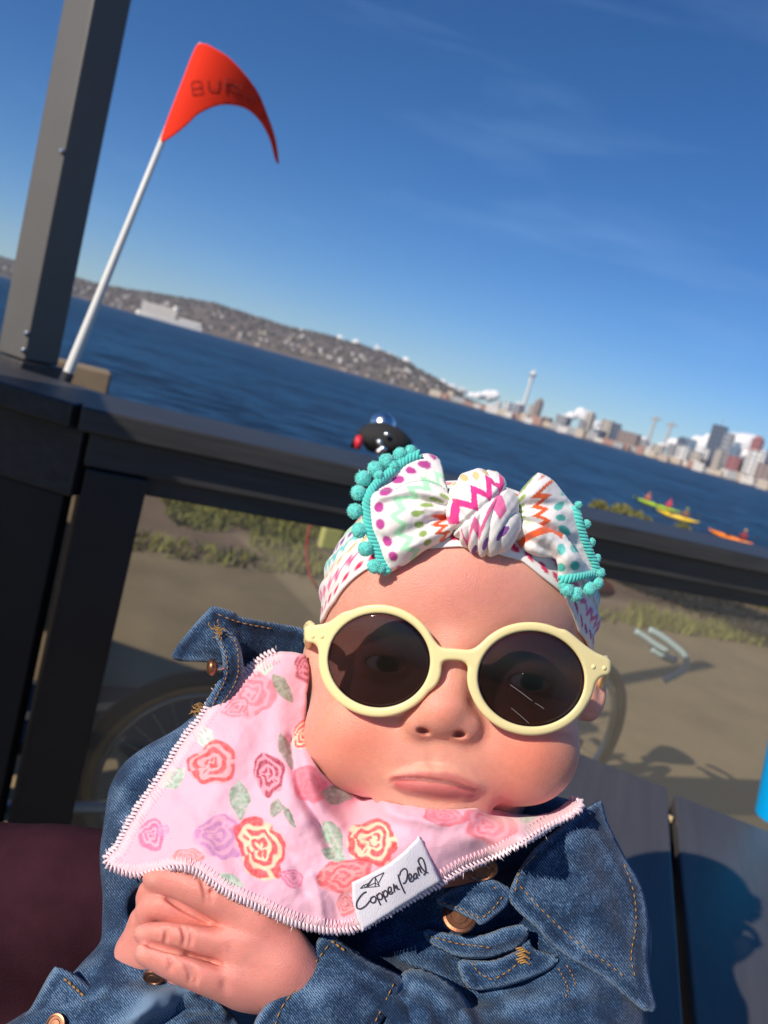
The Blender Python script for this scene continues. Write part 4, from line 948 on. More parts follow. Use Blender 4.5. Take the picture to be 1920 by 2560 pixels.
# ---- cloth materials
def denim(name, dark, mid, pale):
    m = bpy.data.materials.new(name); m.use_nodes = True; n = m.node_tree.nodes; l = m.node_tree.links; b = n['Principled BSDF']; b.inputs['Roughness'].default_value = .85; b.inputs['Sheen Weight'].default_value = .12; b.inputs['Specular IOR Level'].default_value = .2
    a = n.new('ShaderNodeAttribute'); a.attribute_name = 'cl'
    mp = n.new('ShaderNodeMapping'); mp.inputs['Rotation'].default_value = (0, 0, math.radians(38)); l.new(a.outputs['Vector'], mp.inputs[0])
    w = n.new('ShaderNodeTexWave'); w.wave_type = 'BANDS'; w.bands_direction = 'X'; w.inputs['Scale'].default_value = .058; w.inputs['Distortion'].default_value = 3.0; w.inputs['Detail'].default_value = 3; w.inputs['Detail Scale'].default_value = 3.0
    l.new(mp.outputs[0], w.inputs['Vector'])
    mp2 = n.new('ShaderNodeMapping'); mp2.inputs['Scale'].default_value = (1.6, .55, 1); l.new(mp.outputs[0], mp2.inputs[0])
    g = n.new('ShaderNodeTexNoise'); g.inputs['Scale'].default_value = .22; g.inputs['Detail'].default_value = 2; l.new(mp2.outputs[0], g.inputs['Vector'])
    fd = n.new('ShaderNodeTexNoise'); fd.inputs['Scale'].default_value = .012; fd.inputs['Detail'].default_value = 5; l.new(a.outputs['Vector'], fd.inputs['Vector'])
    m1 = n.new('ShaderNodeMath'); m1.operation = 'MULTIPLY_ADD'; m1.inputs[1].default_value = .30; l.new(w.outputs['Fac'], m1.inputs[0])
    m2 = n.new('ShaderNodeMath'); m2.operation = 'MULTIPLY_ADD'; m2.inputs[1].default_value = .55; l.new(g.outputs['Fac'], m2.inputs[0]); l.new(m2.outputs[0], m1.inputs[2])
    m3 = n.new('ShaderNodeMath'); m3.operation = 'MULTIPLY'; m3.inputs[1].default_value = .65; l.new(fd.outputs['Fac'], m3.inputs[0]); l.new(m3.outputs[0], m2.inputs[2])
    wr = n.new('ShaderNodeAttribute'); wr.attribute_name = 'wear'; ad = n.new('ShaderNodeMath'); ad.operation = 'ADD'; l.new(m1.outputs[0], ad.inputs[0]); l.new(wr.outputs['Fac'], ad.inputs[1])
    cr = n.new('ShaderNodeValToRGB'); e = cr.color_ramp.elements; e[0].position = .51; e[0].color = (*dark, 1); e[1].position = 1.15; e[1].color = (*pale, 1); x = e.new(.80); x.color = (*mid, 1); e[2].position = 1.0
    l.new(ad.outputs[0], cr.inputs[0]); l.new(cr.outputs[0], b.inputs['Base Color'])
    bp = n.new('ShaderNodeBump'); bp.inputs['Strength'].default_value = .6; bp.inputs['Distance'].default_value = .0006; l.new(m1.outputs[0], bp.inputs['Height']); l.new(bp.outputs[0], b.inputs['Normal'])
    return m
M_denim = denim('denim', (.004, .011, .032), (.020, .058, .135), (.16, .25, .38))
M_denim_in = denim('denim_inside', (.010, .020, .045), (.030, .065, .13), (.15, .22, .32))
M_thread = mat('ochre_thread', (.36, .19, .05), .7); M_copper = mat('copper_button', (.30, .135, .075), .38, metal=.9, vary=.25, vscale=400)
def set_wear(o, w):
    a = o.data.attributes.new('wear', 'FLOAT', 'POINT'); a.data.foreach_set('value', np.asarray(w, np.float32))
def stitches(pts3, name, parent, m=M_thread, dash=14, gap=6, r=1.8, lift=3, **kw):
    """row of real thread stitches along a path (photo pixels, height)"""
    p = spline(pts3, 3); s = np.r_[0, np.cumsum(np.linalg.norm(np.diff(p, axis=0), axis=1))]; b = MB(); t = 0
    while t + dash < s[-1]:
        q = [np.array([np.interp(t + dash * u, s, p[:, k]) for k in range(3)]) for u in (0, .5, 1)]
        for i, h in enumerate((-1, lift, -1)): q[i][2] += h
        b.tube(P(q), [r * .6 * K0, r * K0, r * .6 * K0], 5); t += dash + gap
    return b.build(name, m, parent, smooth=True, kind='stuff', **kw)

# ---- jacket: one shell for trunk and sleeves, then collar, cuffs, tabs
J = SDF((0, 1700, -760), (1760, 3060, 60), 6.5)
J.ell((1090, 2560, -385), (455, 470, 258), 60)
J.ell((1370, 2250, -420), (205, 260, 230), 70); J.ell((640, 1960, -420), (190, 210, 170), 60)
J.chain([(560, 1920, -330), (446, 2030, -290), (412, 2140, -260), (405, 2300, -250)], [150, 170, 150, 150], 50)           # upper left sleeve
J.chain([(395, 2360, -215), (330, 2540, -190), (250, 2700, -190)], [120, 175, 210], 40)
J.chain([(420, 2480, -150), (300, 2560, -130), (120, 2700, -130)], [118, 150, 175], 40)
J.chain([(1440, 2350, -360), (1420, 2640, -210), (1180, 2700, -130), (900, 2580, -75)], [190, 190, 175, 150], 50)
J.chain([(900, 2590, -72), (790, 2530, -62)], [150, 128], 30)                                                           # right cuff end
jx = np.meshgrid(*J.ax, indexing='ij', sparse=True)
# cut the sleeve square at the cuff (the hand comes out of it), and keep clear of the chin
cutn = np.array([-.80, -.60]); cutd = (jx[0] - 722) * cutn[0] + (jx[1] - 2445) * cutn[1]
loc_ = ((jx[0] > 520) & (jx[0] < 900) & (jx[1] > 2280) & (jx[2] > -190))
J.f = np.where(loc_, np.maximum(J.f, cutd), J.f).astype(np.float32)
J.ell((520, 2330, 10), (135, 150, 110), 20, 'sub'); J.ell((372, 2268, -60), (66, 62, 130), 14, 'sub')
jv, jq = J.mesh(); del J
# cloth folds pushed along the height
def add_folds(v, folds):
    z = np.zeros(len(v))
    for pts, w, a in folds:
        d, _, _ = seg_dist(v[:, :2], spline(pts, 14)); z += a * np.exp(-(d / w) ** 2)
    return z
JF = [([(110, 2560), (200, 2500), (330, 2480), (420, 2500)], 26, 16), ([(60, 2570), (190, 2440), (300, 2360), (345, 2335)], 20, 14), ([(230, 2600), (330, 2540), (430, 2520)], 22, 20), ([(270, 2500), (330, 2450), (400, 2455)], 18, -16),
      ([(330, 2560), (400, 2490), (480, 2480)], 20, 20), ([(380, 2580), (430, 2530), (500, 2520)], 16, -18), ([(470, 2580), (520, 2530), (580, 2520)], 18, 16),
      ([(300, 2060), (420, 2010), (520, 1930)], 26, 12), ([(280, 2130), (400, 2090), (500, 2060)], 24, -12), ([(300, 1980), (360, 1900), (440, 1830)], 22, 10),
      ([(980, 2420), (1060, 2480), (1130, 2560)], 24, -30), ([(1010, 2400), (1100, 2440), (1180, 2560)], 22, 26), ([(1180, 2480), (1200, 2540), (1190, 2600)], 22, -24), ([(1230, 2470), (1320, 2500), (1460, 2470)], 30, 18), ([(1260, 2540), (1380, 2545), (1520, 2510)], 24, -16),
      ([(1130, 2400), (1240, 2430), (1380, 2390)], 16, -18), ([(700, 2560), (800, 2520), (900, 2540)], 30, 10)]
nf = sstep(-300, -150, jv[:, 2])
jv[:, 2] += (add_folds(jv, JF) + 9 * fbm(jv, 120, 40, 3) + 5.0 * fbm(jv, 40, 44, 2)) * nf
jacket = body_obj('denim_jacket', jv, jq, M_denim, baby, cl=jv)
wear = .10 * add_folds(jv, [(p, w * .8, 1.0) for p, w, a in JF if a > 0]) + .22 * add_folds(jv, [([(330, 2570), (400, 2500), (480, 2470)], 40, 1.5), ([(440, 2580), (500, 2530), (560, 2530)], 34, 1.5)]) - .05
set_wear(jacket, wear)
zj = trace(jv, jq)
def on_j(pts, up=3): return [(x, y, zj(x, y, -150) + up) for x, y in spline(pts, 10)]

def panel(name, outline, ctrl, m=M_denim, parent=jacket, edge=.22, base=0.0, dz=0, **kw):
    ctrl = [(x, y, z + dz) for x, y, z in ctrl]
    ob, zf, o = sheet(name, outline, ctrl, m, parent, **kw)
    me = ob.data; co = np.zeros(len(me.attributes['cl'].data) * 3, np.float32); me.attributes['cl'].data.foreach_get('vector', co); co = co.reshape(-1, 3)
    d, _, _ = seg_dist(co[:, :2], o[::3], True); set_wear(ob, base + edge * np.exp(-(d / 9) ** 2) - .10 * np.exp(-((d - 26) / 8) ** 2) + .05 * np.exp(-((d - 40) / 9) ** 2))
    return ob, zf, o
def seam_on(zf, pts, name='topstitch', parent=jacket, up=2, **kw):
    q = spline(pts, 8); z = zf(q); return stitches(np.c_[q, z + up], name, parent, **kw)
# right collar wing
rc_out = [(1452, 2034), (1500, 2002), (1522, 2060), (1563, 2142), (1604, 2216), (1622, 2310), (1619, 2400), (1630, 2470), (1640, 2522), (1612, 2528), (1572, 2498), (1509, 2446), (1407, 2385), (1340, 2320), (1276, 2256), (1283, 2203), (1330, 2128), (1395, 2072)]
rc_z = [(1450, 2040, -150), (1515, 2030, -230), (1560, 2150, -215), (1620, 2310, -180), (1640, 2520, -118), (1570, 2490, -88), (1400, 2380, -52), (1276, 2255, -48), (1330, 2135, -78), (1430, 2200, -72), (1510, 2330, -80), (1470, 2100, -130)]
rc, rcz, rco = panel('collar', rc_out, rc_z, dz=-26, thick=14, step=6, rnd=(18, 12), folds=[([(1330, 2160), (1400, 2290), (1480, 2400)], 24, -9), ([(1440, 2130), (1500, 2260), (1560, 2400)], 30, 9), ([(1500, 2150), (1560, 2280)], 22, -8), ([(1420, 2080), (1520, 2100)], 20, 8)], noise=((70, 9, 3), (34, 6, 5), (16, 2, 8)))
seam_on(rcz, [(1300, 2215), (1355, 2275), (1430, 2345), (1520, 2410), (1570, 2448)]); seam_on(rcz, [(1560, 2160), (1584, 2230), (1590, 2310), (1578, 2390), (1590, 2450)])
seam_on(rcz, [(1288, 2230), (1300, 2180), (1345, 2130)])
# left collar: back of the neck to the turned-up tip
lc, lcz, lco = panel('collar', [(431, 1634), (470, 1580), (522, 1522), (540, 1516), (585, 1530), (602, 1542), (680, 1556), (760, 1572), (790, 1600), (770, 1665), (690, 1660), (600, 1668), (545, 1660), (503, 1655), (445, 1652)], [(431, 1636, -250), (530, 1520, -205), (600, 1545, -235), (770, 1580, -350), (770, 1660, -340), (560, 1655, -215), (480, 1650, -235), (540, 1590, -190), (660, 1610, -290)], thick=13, step=6, rnd=(14, 10), base=-.10, folds=[([(525, 1530), (540, 1590), (560, 1650)], 9, 12), ([(500, 1570), (470, 1620)], 18, -14), ([(595, 1545), (610, 1650)], 14, -10)], noise=((40, 6, 4), (16, 3, 8)))
seam_on(lcz, [(545, 1536), (600, 1556), (690, 1574)])
# buttonhole strip rolling down from the collar
st_, stz, sto = panel('placket', [(536, 1583), (556, 1572), (590, 1592), (606, 1640), (606, 1690), (585, 1740), (552, 1775), (525, 1800), (505, 1800), (512, 1760), (540, 1712), (556, 1672), (552, 1628)], [(545, 1580, -178), (600, 1600, -182), (606, 1690, -176), (520, 1795, -180), (556, 1672, -150), (580, 1640, -146), (560, 1740, -160)], thick=12, step=5, rnd=(12, 10), noise=((20, 4, 4),), edge=.18)
seam_on(stz, [(562, 1584), (588, 1604), (596, 1650), (592, 1695), (570, 1738), (535, 1782)], dash=9, gap=5, r=1.8); seam_on(stz, [(548, 1592), (566, 1640), (566, 1690), (545, 1735), (522, 1782)], dash=9, gap=5, r=1.8)
rv = MB()
for k in range(26):
    a = rng.uniform(0, 6.28); q = np.array([546 + rng.normal(0, 6), 1578 + rng.normal(0, 7), -165 + rng.uniform(0, 8)]); rv.tube(P([q, q + (8 * math.cos(a), 8 * math.sin(a), 4), q + (13 * math.cos(a + .5), 13 * math.sin(a + .5), 2)]), 1.4 * K0, 4)
for k in range(12):
    q = np.array([512 + rng.normal(0, 5), 1778 + rng.normal(0, 8), -175]); rv.tube(P([q, q + (-12, -4 + rng.normal(0, 4), 2), q + (-26, -2 + rng.normal(0, 8), 0)]), 1.1 * K0, 4)
rv.build('frayed_thread', M_thread, jacket, kind='stuff')
# small copper stud seen edge on
q0 = P([[540, 1668, -150]])[0]; ax = -RT * .93 + UP * .1 + -fw * .35; ax /= np.linalg.norm(ax); m_ = MB(); m_.lathe([(0, 0), (.0026, 0), (.0042, .0012), (.0042, .0030), (.0030, .0042), (0, .0046)], q0, ax, 20); m_.build('stud', M_copper, jacket, smooth=True); m_ = MB(); m_.lathe([(.0014, -.0045), (.0014, .0002)], q0, ax, 10); m_.build('stud_post', M_steel, jacket, smooth=True)
# shoulder seam patch under the strip
# button tab at the throat and the two buttons
tb, tbz, tbo = panel('button_tab', [(1090, 2254), (1128, 2222), (1180, 2205), (1222, 2196), (1262, 2212), (1276, 2228), (1268, 2262), (1238, 2290), (1205, 2312), (1182, 2302), (1140, 2280)], [(1090, 2254, -70), (1180, 2210, -62), (1268, 2225, -56), (1205, 2308, -40), (1140, 2270, -52), (1200, 2250, -36)], dz=-34, thick=14, step=5, rnd=(10, 9), noise=((24, 4, 6),))
seam_on(tbz, [(1106, 2256), (1150, 2272), (1200, 2294), (1226, 2278), (1250, 2250), (1262, 2230)], dash=11, gap=5); seam_on(tbz, [(1242, 2222), (1226, 2214)], dash=9, gap=4)
def button(x, y, z, r, tilt, name='button', stars=False):
    ax = -fw + UP * tilt[1] + RT * tilt[0]; ax /= np.linalg.norm(ax); c = P([[x, y, z]])[0]; R_m = r * K0; m_ = MB()
    m_.lathe([(0, 0), (R_m * .95, 0), (R_m, R_m * .14), (R_m * .96, R_m * .26), (R_m * .80, R_m * .30), (R_m * .74, R_m * .22), (R_m * .52, R_m * .22), (R_m * .46, R_m * .28), (0, R_m * .30)], c, ax, 32); b = m_.build(name, M_copper, jacket, smooth=False)
    e1_ = np.cross(ax, UP); e1_ /= np.linalg.norm(e1_); e2_ = np.cross(ax, e1_); m_ = MB()
    if stars:
        for k in range(9):
            a = k * 2 * math.pi / 9; cc_ = c + ax * R_m * .235 + (e1_ * math.cos(a) + e2_ * math.sin(a)) * R_m * .63; v = []; f = []
            for j in range(10): rr = R_m * (.09 if j % 2 == 0 else .04); an = j * math.pi / 5 + a; v.append(cc_ + (e1_ * math.cos(an) + e2_ * math.sin(an)) * rr)
            v += [cc_ + ax * R_m * .05]; f = [(j, (j + 1) % 10, 10) for j in range(10)]; m_.add(v, f)
        m_.build('star', mat('button_star', (.12, .06, .04), .5, metal=.6), b, kind='stuff')
    return b
button(1204, 2170, -84, 42, (.1, -.55), stars=True); button(1148, 2290, -98, 46, (0, 1.1)); 
# front placket folds, pocket flap and seams below the tab
fp, fpz, fpo = panel('placket', [(1066, 2322), (1130, 2334), (1200, 2338), (1262, 2318), (1308, 2312), (1322, 2334), (1300, 2366), (1240, 2392), (1160, 2396), (1096, 2372), (1062, 2344)], [(1066, 2330, -95), (1180, 2340, -70), (1310, 2320, -62), (1240, 2390, -62), (1100, 2370, -82), (1200, 2365, -52)], dz=-36, thick=14, step=6, rnd=(14, 12), noise=((34, 6, 2),), folds=[([(1080, 2345), (1180, 2372), (1300, 2340)], 9, 8)])
seam_on(fpz, [(1075, 2340), (1140, 2358), (1205, 2366), (1240, 2372)], dash=12, gap=5)
pf, pfz, pfo = panel('pocket_flap', [(1150, 2400), (1230, 2400), (1290, 2376), (1318, 2352), (1340, 2372), (1392, 2392), (1380, 2420), (1310, 2452), (1240, 2472), (1176, 2474), (1152, 2440)], [(1150, 2400, -80), (1310, 2360, -72), (1390, 2400, -70), (1240, 2470, -52), (1160, 2460, -62), (1270, 2420, -44)], dz=-34, thick=14, step=6, rnd=(14, 14), noise=((40, 8, 2), (18, 3, 5)))
seam_on(pfz, [(1180, 2406), (1198, 2432), (1232, 2450)], dash=11, gap=5); seam_on(pfz, [(1240, 2446), (1276, 2424), (1310, 2392)], dash=12, gap=5)
bt = MB()
for k in range(9): q = np.array([1302 + (k % 3) * 5, 2372 + k * 4.5, pfz(np.array([[1302, 2372 + k * 4.5]]))[0] + 2]); bt.tube(P([q + (-12, 0, 0), q + (0, -3, 4), q + (12, 2, 0)]), 2.2 * K0, 5)
bt.build('bar_tack', M_thread, jacket, kind='stuff')
# seams on the shell
for pts in ([(1396, 2420), (1420, 2470), (1410, 2500)], [(1416, 2412), (1432, 2440), (1440, 2468)]): stitches(on_j(pts), 'topstitch', jacket, dash=11, gap=5)
# left cuff: rolled band with a worn thick seam
cf, cfz, cfo = panel('cuff', [(128, 2428), (150, 2418), (196, 2440), (262, 2494), (318, 2560), (340, 2600), (60, 2640), (30, 2580), (76, 2520)], [(128, 2430, -40), (196, 2440, -18), (318, 2560, 0), (60, 2600, -40), (180, 2540, 0), (76, 2520, -60)], thick=16, step=7, rnd=(22, 22), noise=((50, 6, 3), (18, 2, 6)))
seam_on(cfz, [(160, 2446), (210, 2490), (262, 2540), (300, 2590)], r=3.2, dash=13, gap=2); seam_on(cfz, [(205, 2498), (248, 2540), (280, 2576)], r=3.4, dash=12, gap=1)
wf, wfz, wfo = panel('worn_fold', [(296, 2486), (336, 2456), (400, 2440), (470, 2452), (520, 2480), (566, 2520), (604, 2570), (600, 2640), (300, 2640), (284, 2560)], [(296, 2490, -60), (400, 2445, -56), (520, 2480, -52), (600, 2570, -60), (450, 2630, -10), (300, 2620, -20), (420, 2530, -12)], base=.10, thick=12, step=6, rnd=(22, 20), folds=[([(310, 2560), (400, 2500), (490, 2480)], 12, 14), ([(350, 2590), (430, 2535), (530, 2520)], 12, -14), ([(410, 2600), (480, 2550), (560, 2545)], 12, 14), ([(300, 2520), (360, 2480), (430, 2462)], 10, -8)], noise=((30, 4, 2),))
button(141, 2562, -2 + 20, 26, (-.2, .5)); button(384, 2440, -20, 27, (-.1, -.5))
# right cuff over the wrist
rcf, rcfz, rcfo = panel('cuff', [(812, 2326), (838, 2342), (920, 2398), (1006, 2442), (1002, 2480), (950, 2560), (900, 2640), (640, 2640), (636, 2556), (690, 2480), (750, 2408), (790, 2356)], [(812, 2330, -20), (720, 2440, 62), (640, 2556, 84), (700, 2640, 80), (800, 2480, 92), (920, 2400, 10), (1000, 2450, -10), (900, 2540, 78), (900, 2640, 80)], thick=18, step=7, rnd=(22, 16), folds=[([(830, 2350), (900, 2420), (990, 2470)], 16, 8), ([(760, 2600), (830, 2500), (880, 2450)], 40, 7)], noise=((90, 6, 3), (20, 2, 6)))
seam_on(rcfz, [(822, 2362), (786, 2410), (740, 2470), (704, 2520), (684, 2575)], dash=18, gap=7); seam_on(rcfz, [(985, 2458), (960, 2510), (930, 2570)], dash=15, gap=6)
seam_on(rcfz, [(828, 2352), (856, 2372), (868, 2384)], dash=12, gap=4, r=3)
sl, slz, slo = panel('sleeve_fold', [(1000, 2440), (1040, 2420), (1100, 2440), (1160, 2490), (1190, 2560), (1190, 2640), (930, 2640), (960, 2540)], [(1000, 2445, -20), (1100, 2440, -40), (1190, 2600, -20), (940, 2630, 50), (1060, 2530, 40)], thick=14, step=8, rnd=(26, 22), noise=((60, 9, 9), (24, 3, 4)), folds=[([(1010, 2470), (1080, 2500), (1120, 2600)], 18, -16), ([(1050, 2450), (1120, 2520)], 14, 10)])

# ---- bib
PINK = np.array([.86, .465, .575])
def rose(c, p, cx, cy, rx, ry, rot, prim, sec, seed=0, soft=.0, swirl=1):
    d = p - (cx, cy); cr, sr = math.cos(rot), math.sin(rot); x = (cr * d[:, 0] + sr * d[:, 1]) / rx; y = (-sr * d[:, 0] + cr * d[:, 1]) / ry
    r = np.hypot(x, y); th = np.arctan2(y, x); m = r < 1.25
    if not m.any(): return
    r, th = r[m], th[m]; pm = p[m]
    rr = r / (1 + .05 * np.sin(5 * th + seed) + .06 * np.sin(3 * th + seed * 2)) + .07 * vnoise(pm, 20, seed + 3)
    inside_ = sstep(1.0, .94, rr); k = rr + .035 * np.sin(4 * th + seed) + .09 * vnoise(pm, 17, seed + 21) + .10 * swirl * th / 3.14
    band = np.zeros(len(r))
    for a, b, g in ((.74, .98, 0.35), (.40, .60, 2.2), (.10, .26, 4.2)):
        gap = sstep(.10, .22, np.abs(((th + g + seed) % 6.283) - .35)) * sstep(.08, .18, np.abs(((th + g * 2 + seed) % 6.283) - 3.0)); band = np.maximum(band, sstep(a - .02, a + .03, k) * sstep(b + .02, b - .03, k) * gap)
    tex = .86 + .14 * vnoise(pm, 5, seed + 9)
    col = np.array(sec)[None] * (1 - band[:, None]) + np.array(prim)[None] * band[:, None]; w = (inside_ * tex * (1 - soft))[:, None]
    c[m] = c[m] * (1 - w) + col * w
def leaf(c, p, cx, cy, L, W, rot, col, pale, seed=0):
    d = p - (cx, cy); cr, sr = math.cos(rot), math.sin(rot); x = (cr * d[:, 0] + sr * d[:, 1]) / L; y = (-sr * d[:, 0] + cr * d[:, 1]) / W
    e = np.abs(y) - (1 - x * x) * (1 - .15 * np.sin(x * 3)) ; m = (np.abs(x) < 1.02) & (e < .1)
    if not m.any(): return
    w = sstep(.08, -.04, e[m]); pm = p[m]; t = np.clip(.5 + .6 * vnoise(pm, 6, seed) + .35 * vnoise(pm, 22, seed + 4) - .3 * x[m] * 0, 0, 1); vein = np.exp(-(y[m] / .09) ** 2) * .5
    t = np.clip(t + vein, 0, 1)[:, None]; cc = np.array(col)[None] * (1 - t) + np.array(pale)[None] * t; w = (w * (.82 + .18 * vnoise(pm, 4, seed + 8)))[:, None]
    c[m] = c[m] * (1 - w) + cc * w
RED, CRM, CRE, MAG, PUR = (.74, .075, .070), (.36, .030, .065), (.85, .66, .42), (.72, .10, .26), (.50, .20, .46)
LP, LR = (.88, .34, .42), (.80, .17, .22); G1, G2, G3 = (.16, .30, .19), (.42, .58, .46), (.15, .20, .13)
def bib_color(v):
    p = v[:, :2] + np.c_[vnoise(v, 18, 71), vnoise(v, 18, 72)] * 3.0; c = np.tile(PINK, (len(p), 1))
    c *= (1 + .035 * np.sin(v[:, 1] * .9 + v[:, 0] * .14) + .04 * fbm(v, 90, 5, 3))[:, None]
    leaf(c, p, 661, 1668, 26, 19, -.3, G2, (.55, .70, .60), 1); leaf(c, p, 706, 1720, 44, 19, .95, G3, (.30, .38, .25), 2)
    rose(c, p, 627, 1734, 62, 62, .2, LR, LP, 1, .12, 1.3); rose(c, p, 590, 1770, 36, 24, -.4, LR, (.86, .42, .50), 5, .25)
    leaf(c, p, 514, 1847, 32, 22, 1.2, (.40, .55, .46), (.72, .80, .76), 4); leaf(c, p, 435, 1945, 36, 23, -.75, (.28, .46, .33), (.52, .68, .56), 6)
    rose(c, p, 533, 1908, 66, 54, -.35, RED, (.88, .38, .40), 2, 0, .9)
    rose(c, p, 672, 1935, 38, 56, -.15, CRM, (.80, .30, .38), 4, 0, 1.2); leaf(c, p, 716, 1878, 48, 15, 1.25, (.20, .22, .16), (.34, .38, .28), 8)
    leaf(c, p, 600, 2000, 50, 24, 1.5, G1, G2, 10); leaf(c, p, 690, 2022, 26, 15, 1.9, G3, (.34, .42, .34), 12); leaf(c, p, 722, 2042, 32, 9, 1.05, G3, (.34, .42, .34), 13)
    rose(c, p, 551, 2092, 62, 56, .3, PUR, (.74, .36, .52), 6, .15, 1.0); rose(c, p, 378, 2088, 34, 42, .2, MAG, (.86, .40, .52), 3, .15); rose(c, p, 405, 2075, 18, 16, .2, PUR, (.80, .4, .55), 8, .3)
    rose(c, p, 652, 2122, 58, 88, -.38, RED, CRE, 7, 0, .7); rose(c, p, 932, 2106, 66, 62, .2, RED, CRE, 9, 0, .55)
    leaf(c, p, 834, 2092, 48, 22, 1.05, G1, (.40, .58, .44), 14); leaf(c, p, 836, 2138, 34, 17, .3, G1, (.44, .62, .48), 15)
    rose(c, p, 862, 2190, 70, 44, -.2, RED, (.86, .28, .26), 11, .1); rose(c, p, 866, 2262, 26, 30, 0, RED, (.86, .36, .34), 4, .2)
    rose(c, p, 775, 1962, 42, 52, -.5, LR, (.84, .22, .30), 12, 0); leaf(c, p, 842, 1988, 40, 22, .12, G1, (.36, .52, .38), 16); leaf(c, p, 812, 1925, 20, 9, 1.0, G3, (.3, .4, .3), 18)
    rose(c, p, 1110, 2040, 56, 26, .12, LR, (.85, .25, .32), 13, 0); rose(c, p, 1226, 2066, 70, 46, .2, LR, LP, 14, .05); leaf(c, p, 1320, 2046, 26, 12, -.2, G1, G2, 19)
    rose(c, p, 764, 1664, 26, 46, .1, CRM, (.76, .26, .34), 15, .05); rose(c, p, 760, 1836, 28, 40, .1, RED, CRE, 16, 0); leaf(c, p, 580, 2200, 36, 13, .4, (.22, .42, .28), (.46, .62, .5), 20)
    rose(c, p, 730, 2196, 34, 22, .4, MAG, (.84, .36, .46), 18, .2); rose(c, p, 470, 2140, 40, 18, .0, (.80, .16, .10), (.86, .36, .38), 19, .25)
    c = c * 1.0; dd, _, _ = seg_dist(v[:, :2], BIBE, False); w = (sstep(24, 12, dd) * .45)[:, None]; c = c * (1 - w) + np.array([.90, .66, .66]) * w
    return np.clip(c, 0, 1)
bib_pts = [(752, 1634), (717, 1628), (690, 1632), (665, 1643), (627, 1670), (566, 1711), (529, 1756), (499, 1801), (453, 1862), (401, 1945), (348, 2020), (318, 2073), (292, 2122), (268, 2142), (271, 2160), (295, 2173), (340, 2186), (386, 2175), (431, 2166), (484, 2173), (529, 2203), (574, 2233), (642, 2263), (695, 2289), (747, 2308), (808, 2322), (853, 2325), (893, 2318), (960, 2285), (1040, 2238), (1098, 2206), (1154, 2172), (1230, 2141), (1305, 2104), (1380, 2059), (1446, 2022), (1448, 2003), (1425, 2000), (1390, 2024), (1350, 2036), (1305, 2036), (1267, 2027), (1192, 2020), (1117, 2022), (1060, 2018), (1003, 2010), (955, 2002), (913, 1995), (868, 1980), (823, 1950), (790, 1910), (772, 1862), (764, 1800), (768, 1730), (772, 1680), (766, 1640)]
BIBE = spline(bib_pts[2:38], 6)
def zrest(x, y):
    return max(zskin(x, y, -400), zj(x, y, -400))
bib_z = [(760, 1636, -232), (665, 1645, -215), (566, 1713, -196), (453, 1864, -150), (348, 2022, -96), (270, 2150, -50), (340, 2184, -4), (431, 2166, 62), (530, 2200, 84), (642, 2262, 98), (747, 2306, 84), (853, 2322, 66), (1098, 2206, 18), (1230, 2140, -14), (1380, 2058, -56), (1446, 2012, -112), *[(x, y, zskin(x, y, -200) + 9) for x, y in ((1350, 2036), (1300, 2034), (1250, 2026), (1192, 2020), (1117, 2022), (1060, 2018), (1003, 2010), (955, 2002), (913, 1995), (868, 1980), (823, 1950), (796, 1908))], (774, 1862, -130), (768, 1800, -175), (770, 1700, -215),
         (560, 1850, -92), (640, 1760, -150), (520, 2000, -30), (640, 1960, -56), (700, 1840, -120), (640, 2100, 40), (760, 2150, 58), (900, 2150, 60), (1050, 2120, 50), (1180, 2085, 36), (1300, 2060, 6), (420, 2080, -10), (760, 2040, 30)]
bib_z = [(x, y, max(z, zj(x, y, -500) + 16)) for x, y, z in bib_z]
M_bib = mat('bib_jersey', attr=True, rough=.9, spec=.15, sheen=.35, bump=.35, bscale=.45, coord='cl', stretch=(.5, 1.3, 1))
bib, bibz, bibo = sheet('bib', bib_pts, bib_z, M_bib, baby, step=3.4, thick=11, colf=bib_color, rnd=(14, 10), wob=1.6,
    folds=[([(728, 1850), (738, 1920), (758, 1990), (800, 2060), (830, 2130)], 13, -24), ([(752, 1840), (768, 1930), (800, 2000), (850, 2060)], 17, 17), ([(700, 1700), (705, 1790), (700, 1900), (716, 2000)], 30, 10), ([(860, 2010), (960, 2060), (1080, 2080), (1200, 2060)], 26, -9), ([(560, 2060), (640, 2060), (720, 2130), (760, 2230)], 16, -9), ([(430, 2010), (500, 2080), (560, 2170)], 24, 8), ([(480, 1930), (430, 2040), (400, 2140)], 26, -8), ([(810, 2200), (840, 2260), (850, 2310)], 12, -9), ([(780, 2190), (800, 2260), (806, 2300)], 12, 9), ([(600, 1830), (560, 1940), (520, 2040)], 28, 7), ([(960, 2030), (1040, 2050), (1100, 2060)], 14, 8), ([(1180, 2100), (1260, 2080), (1360, 2040)], 16, 7)],
    noise=((120, 12, 3), (46, 4.5, 7), (14, .8, 9)))
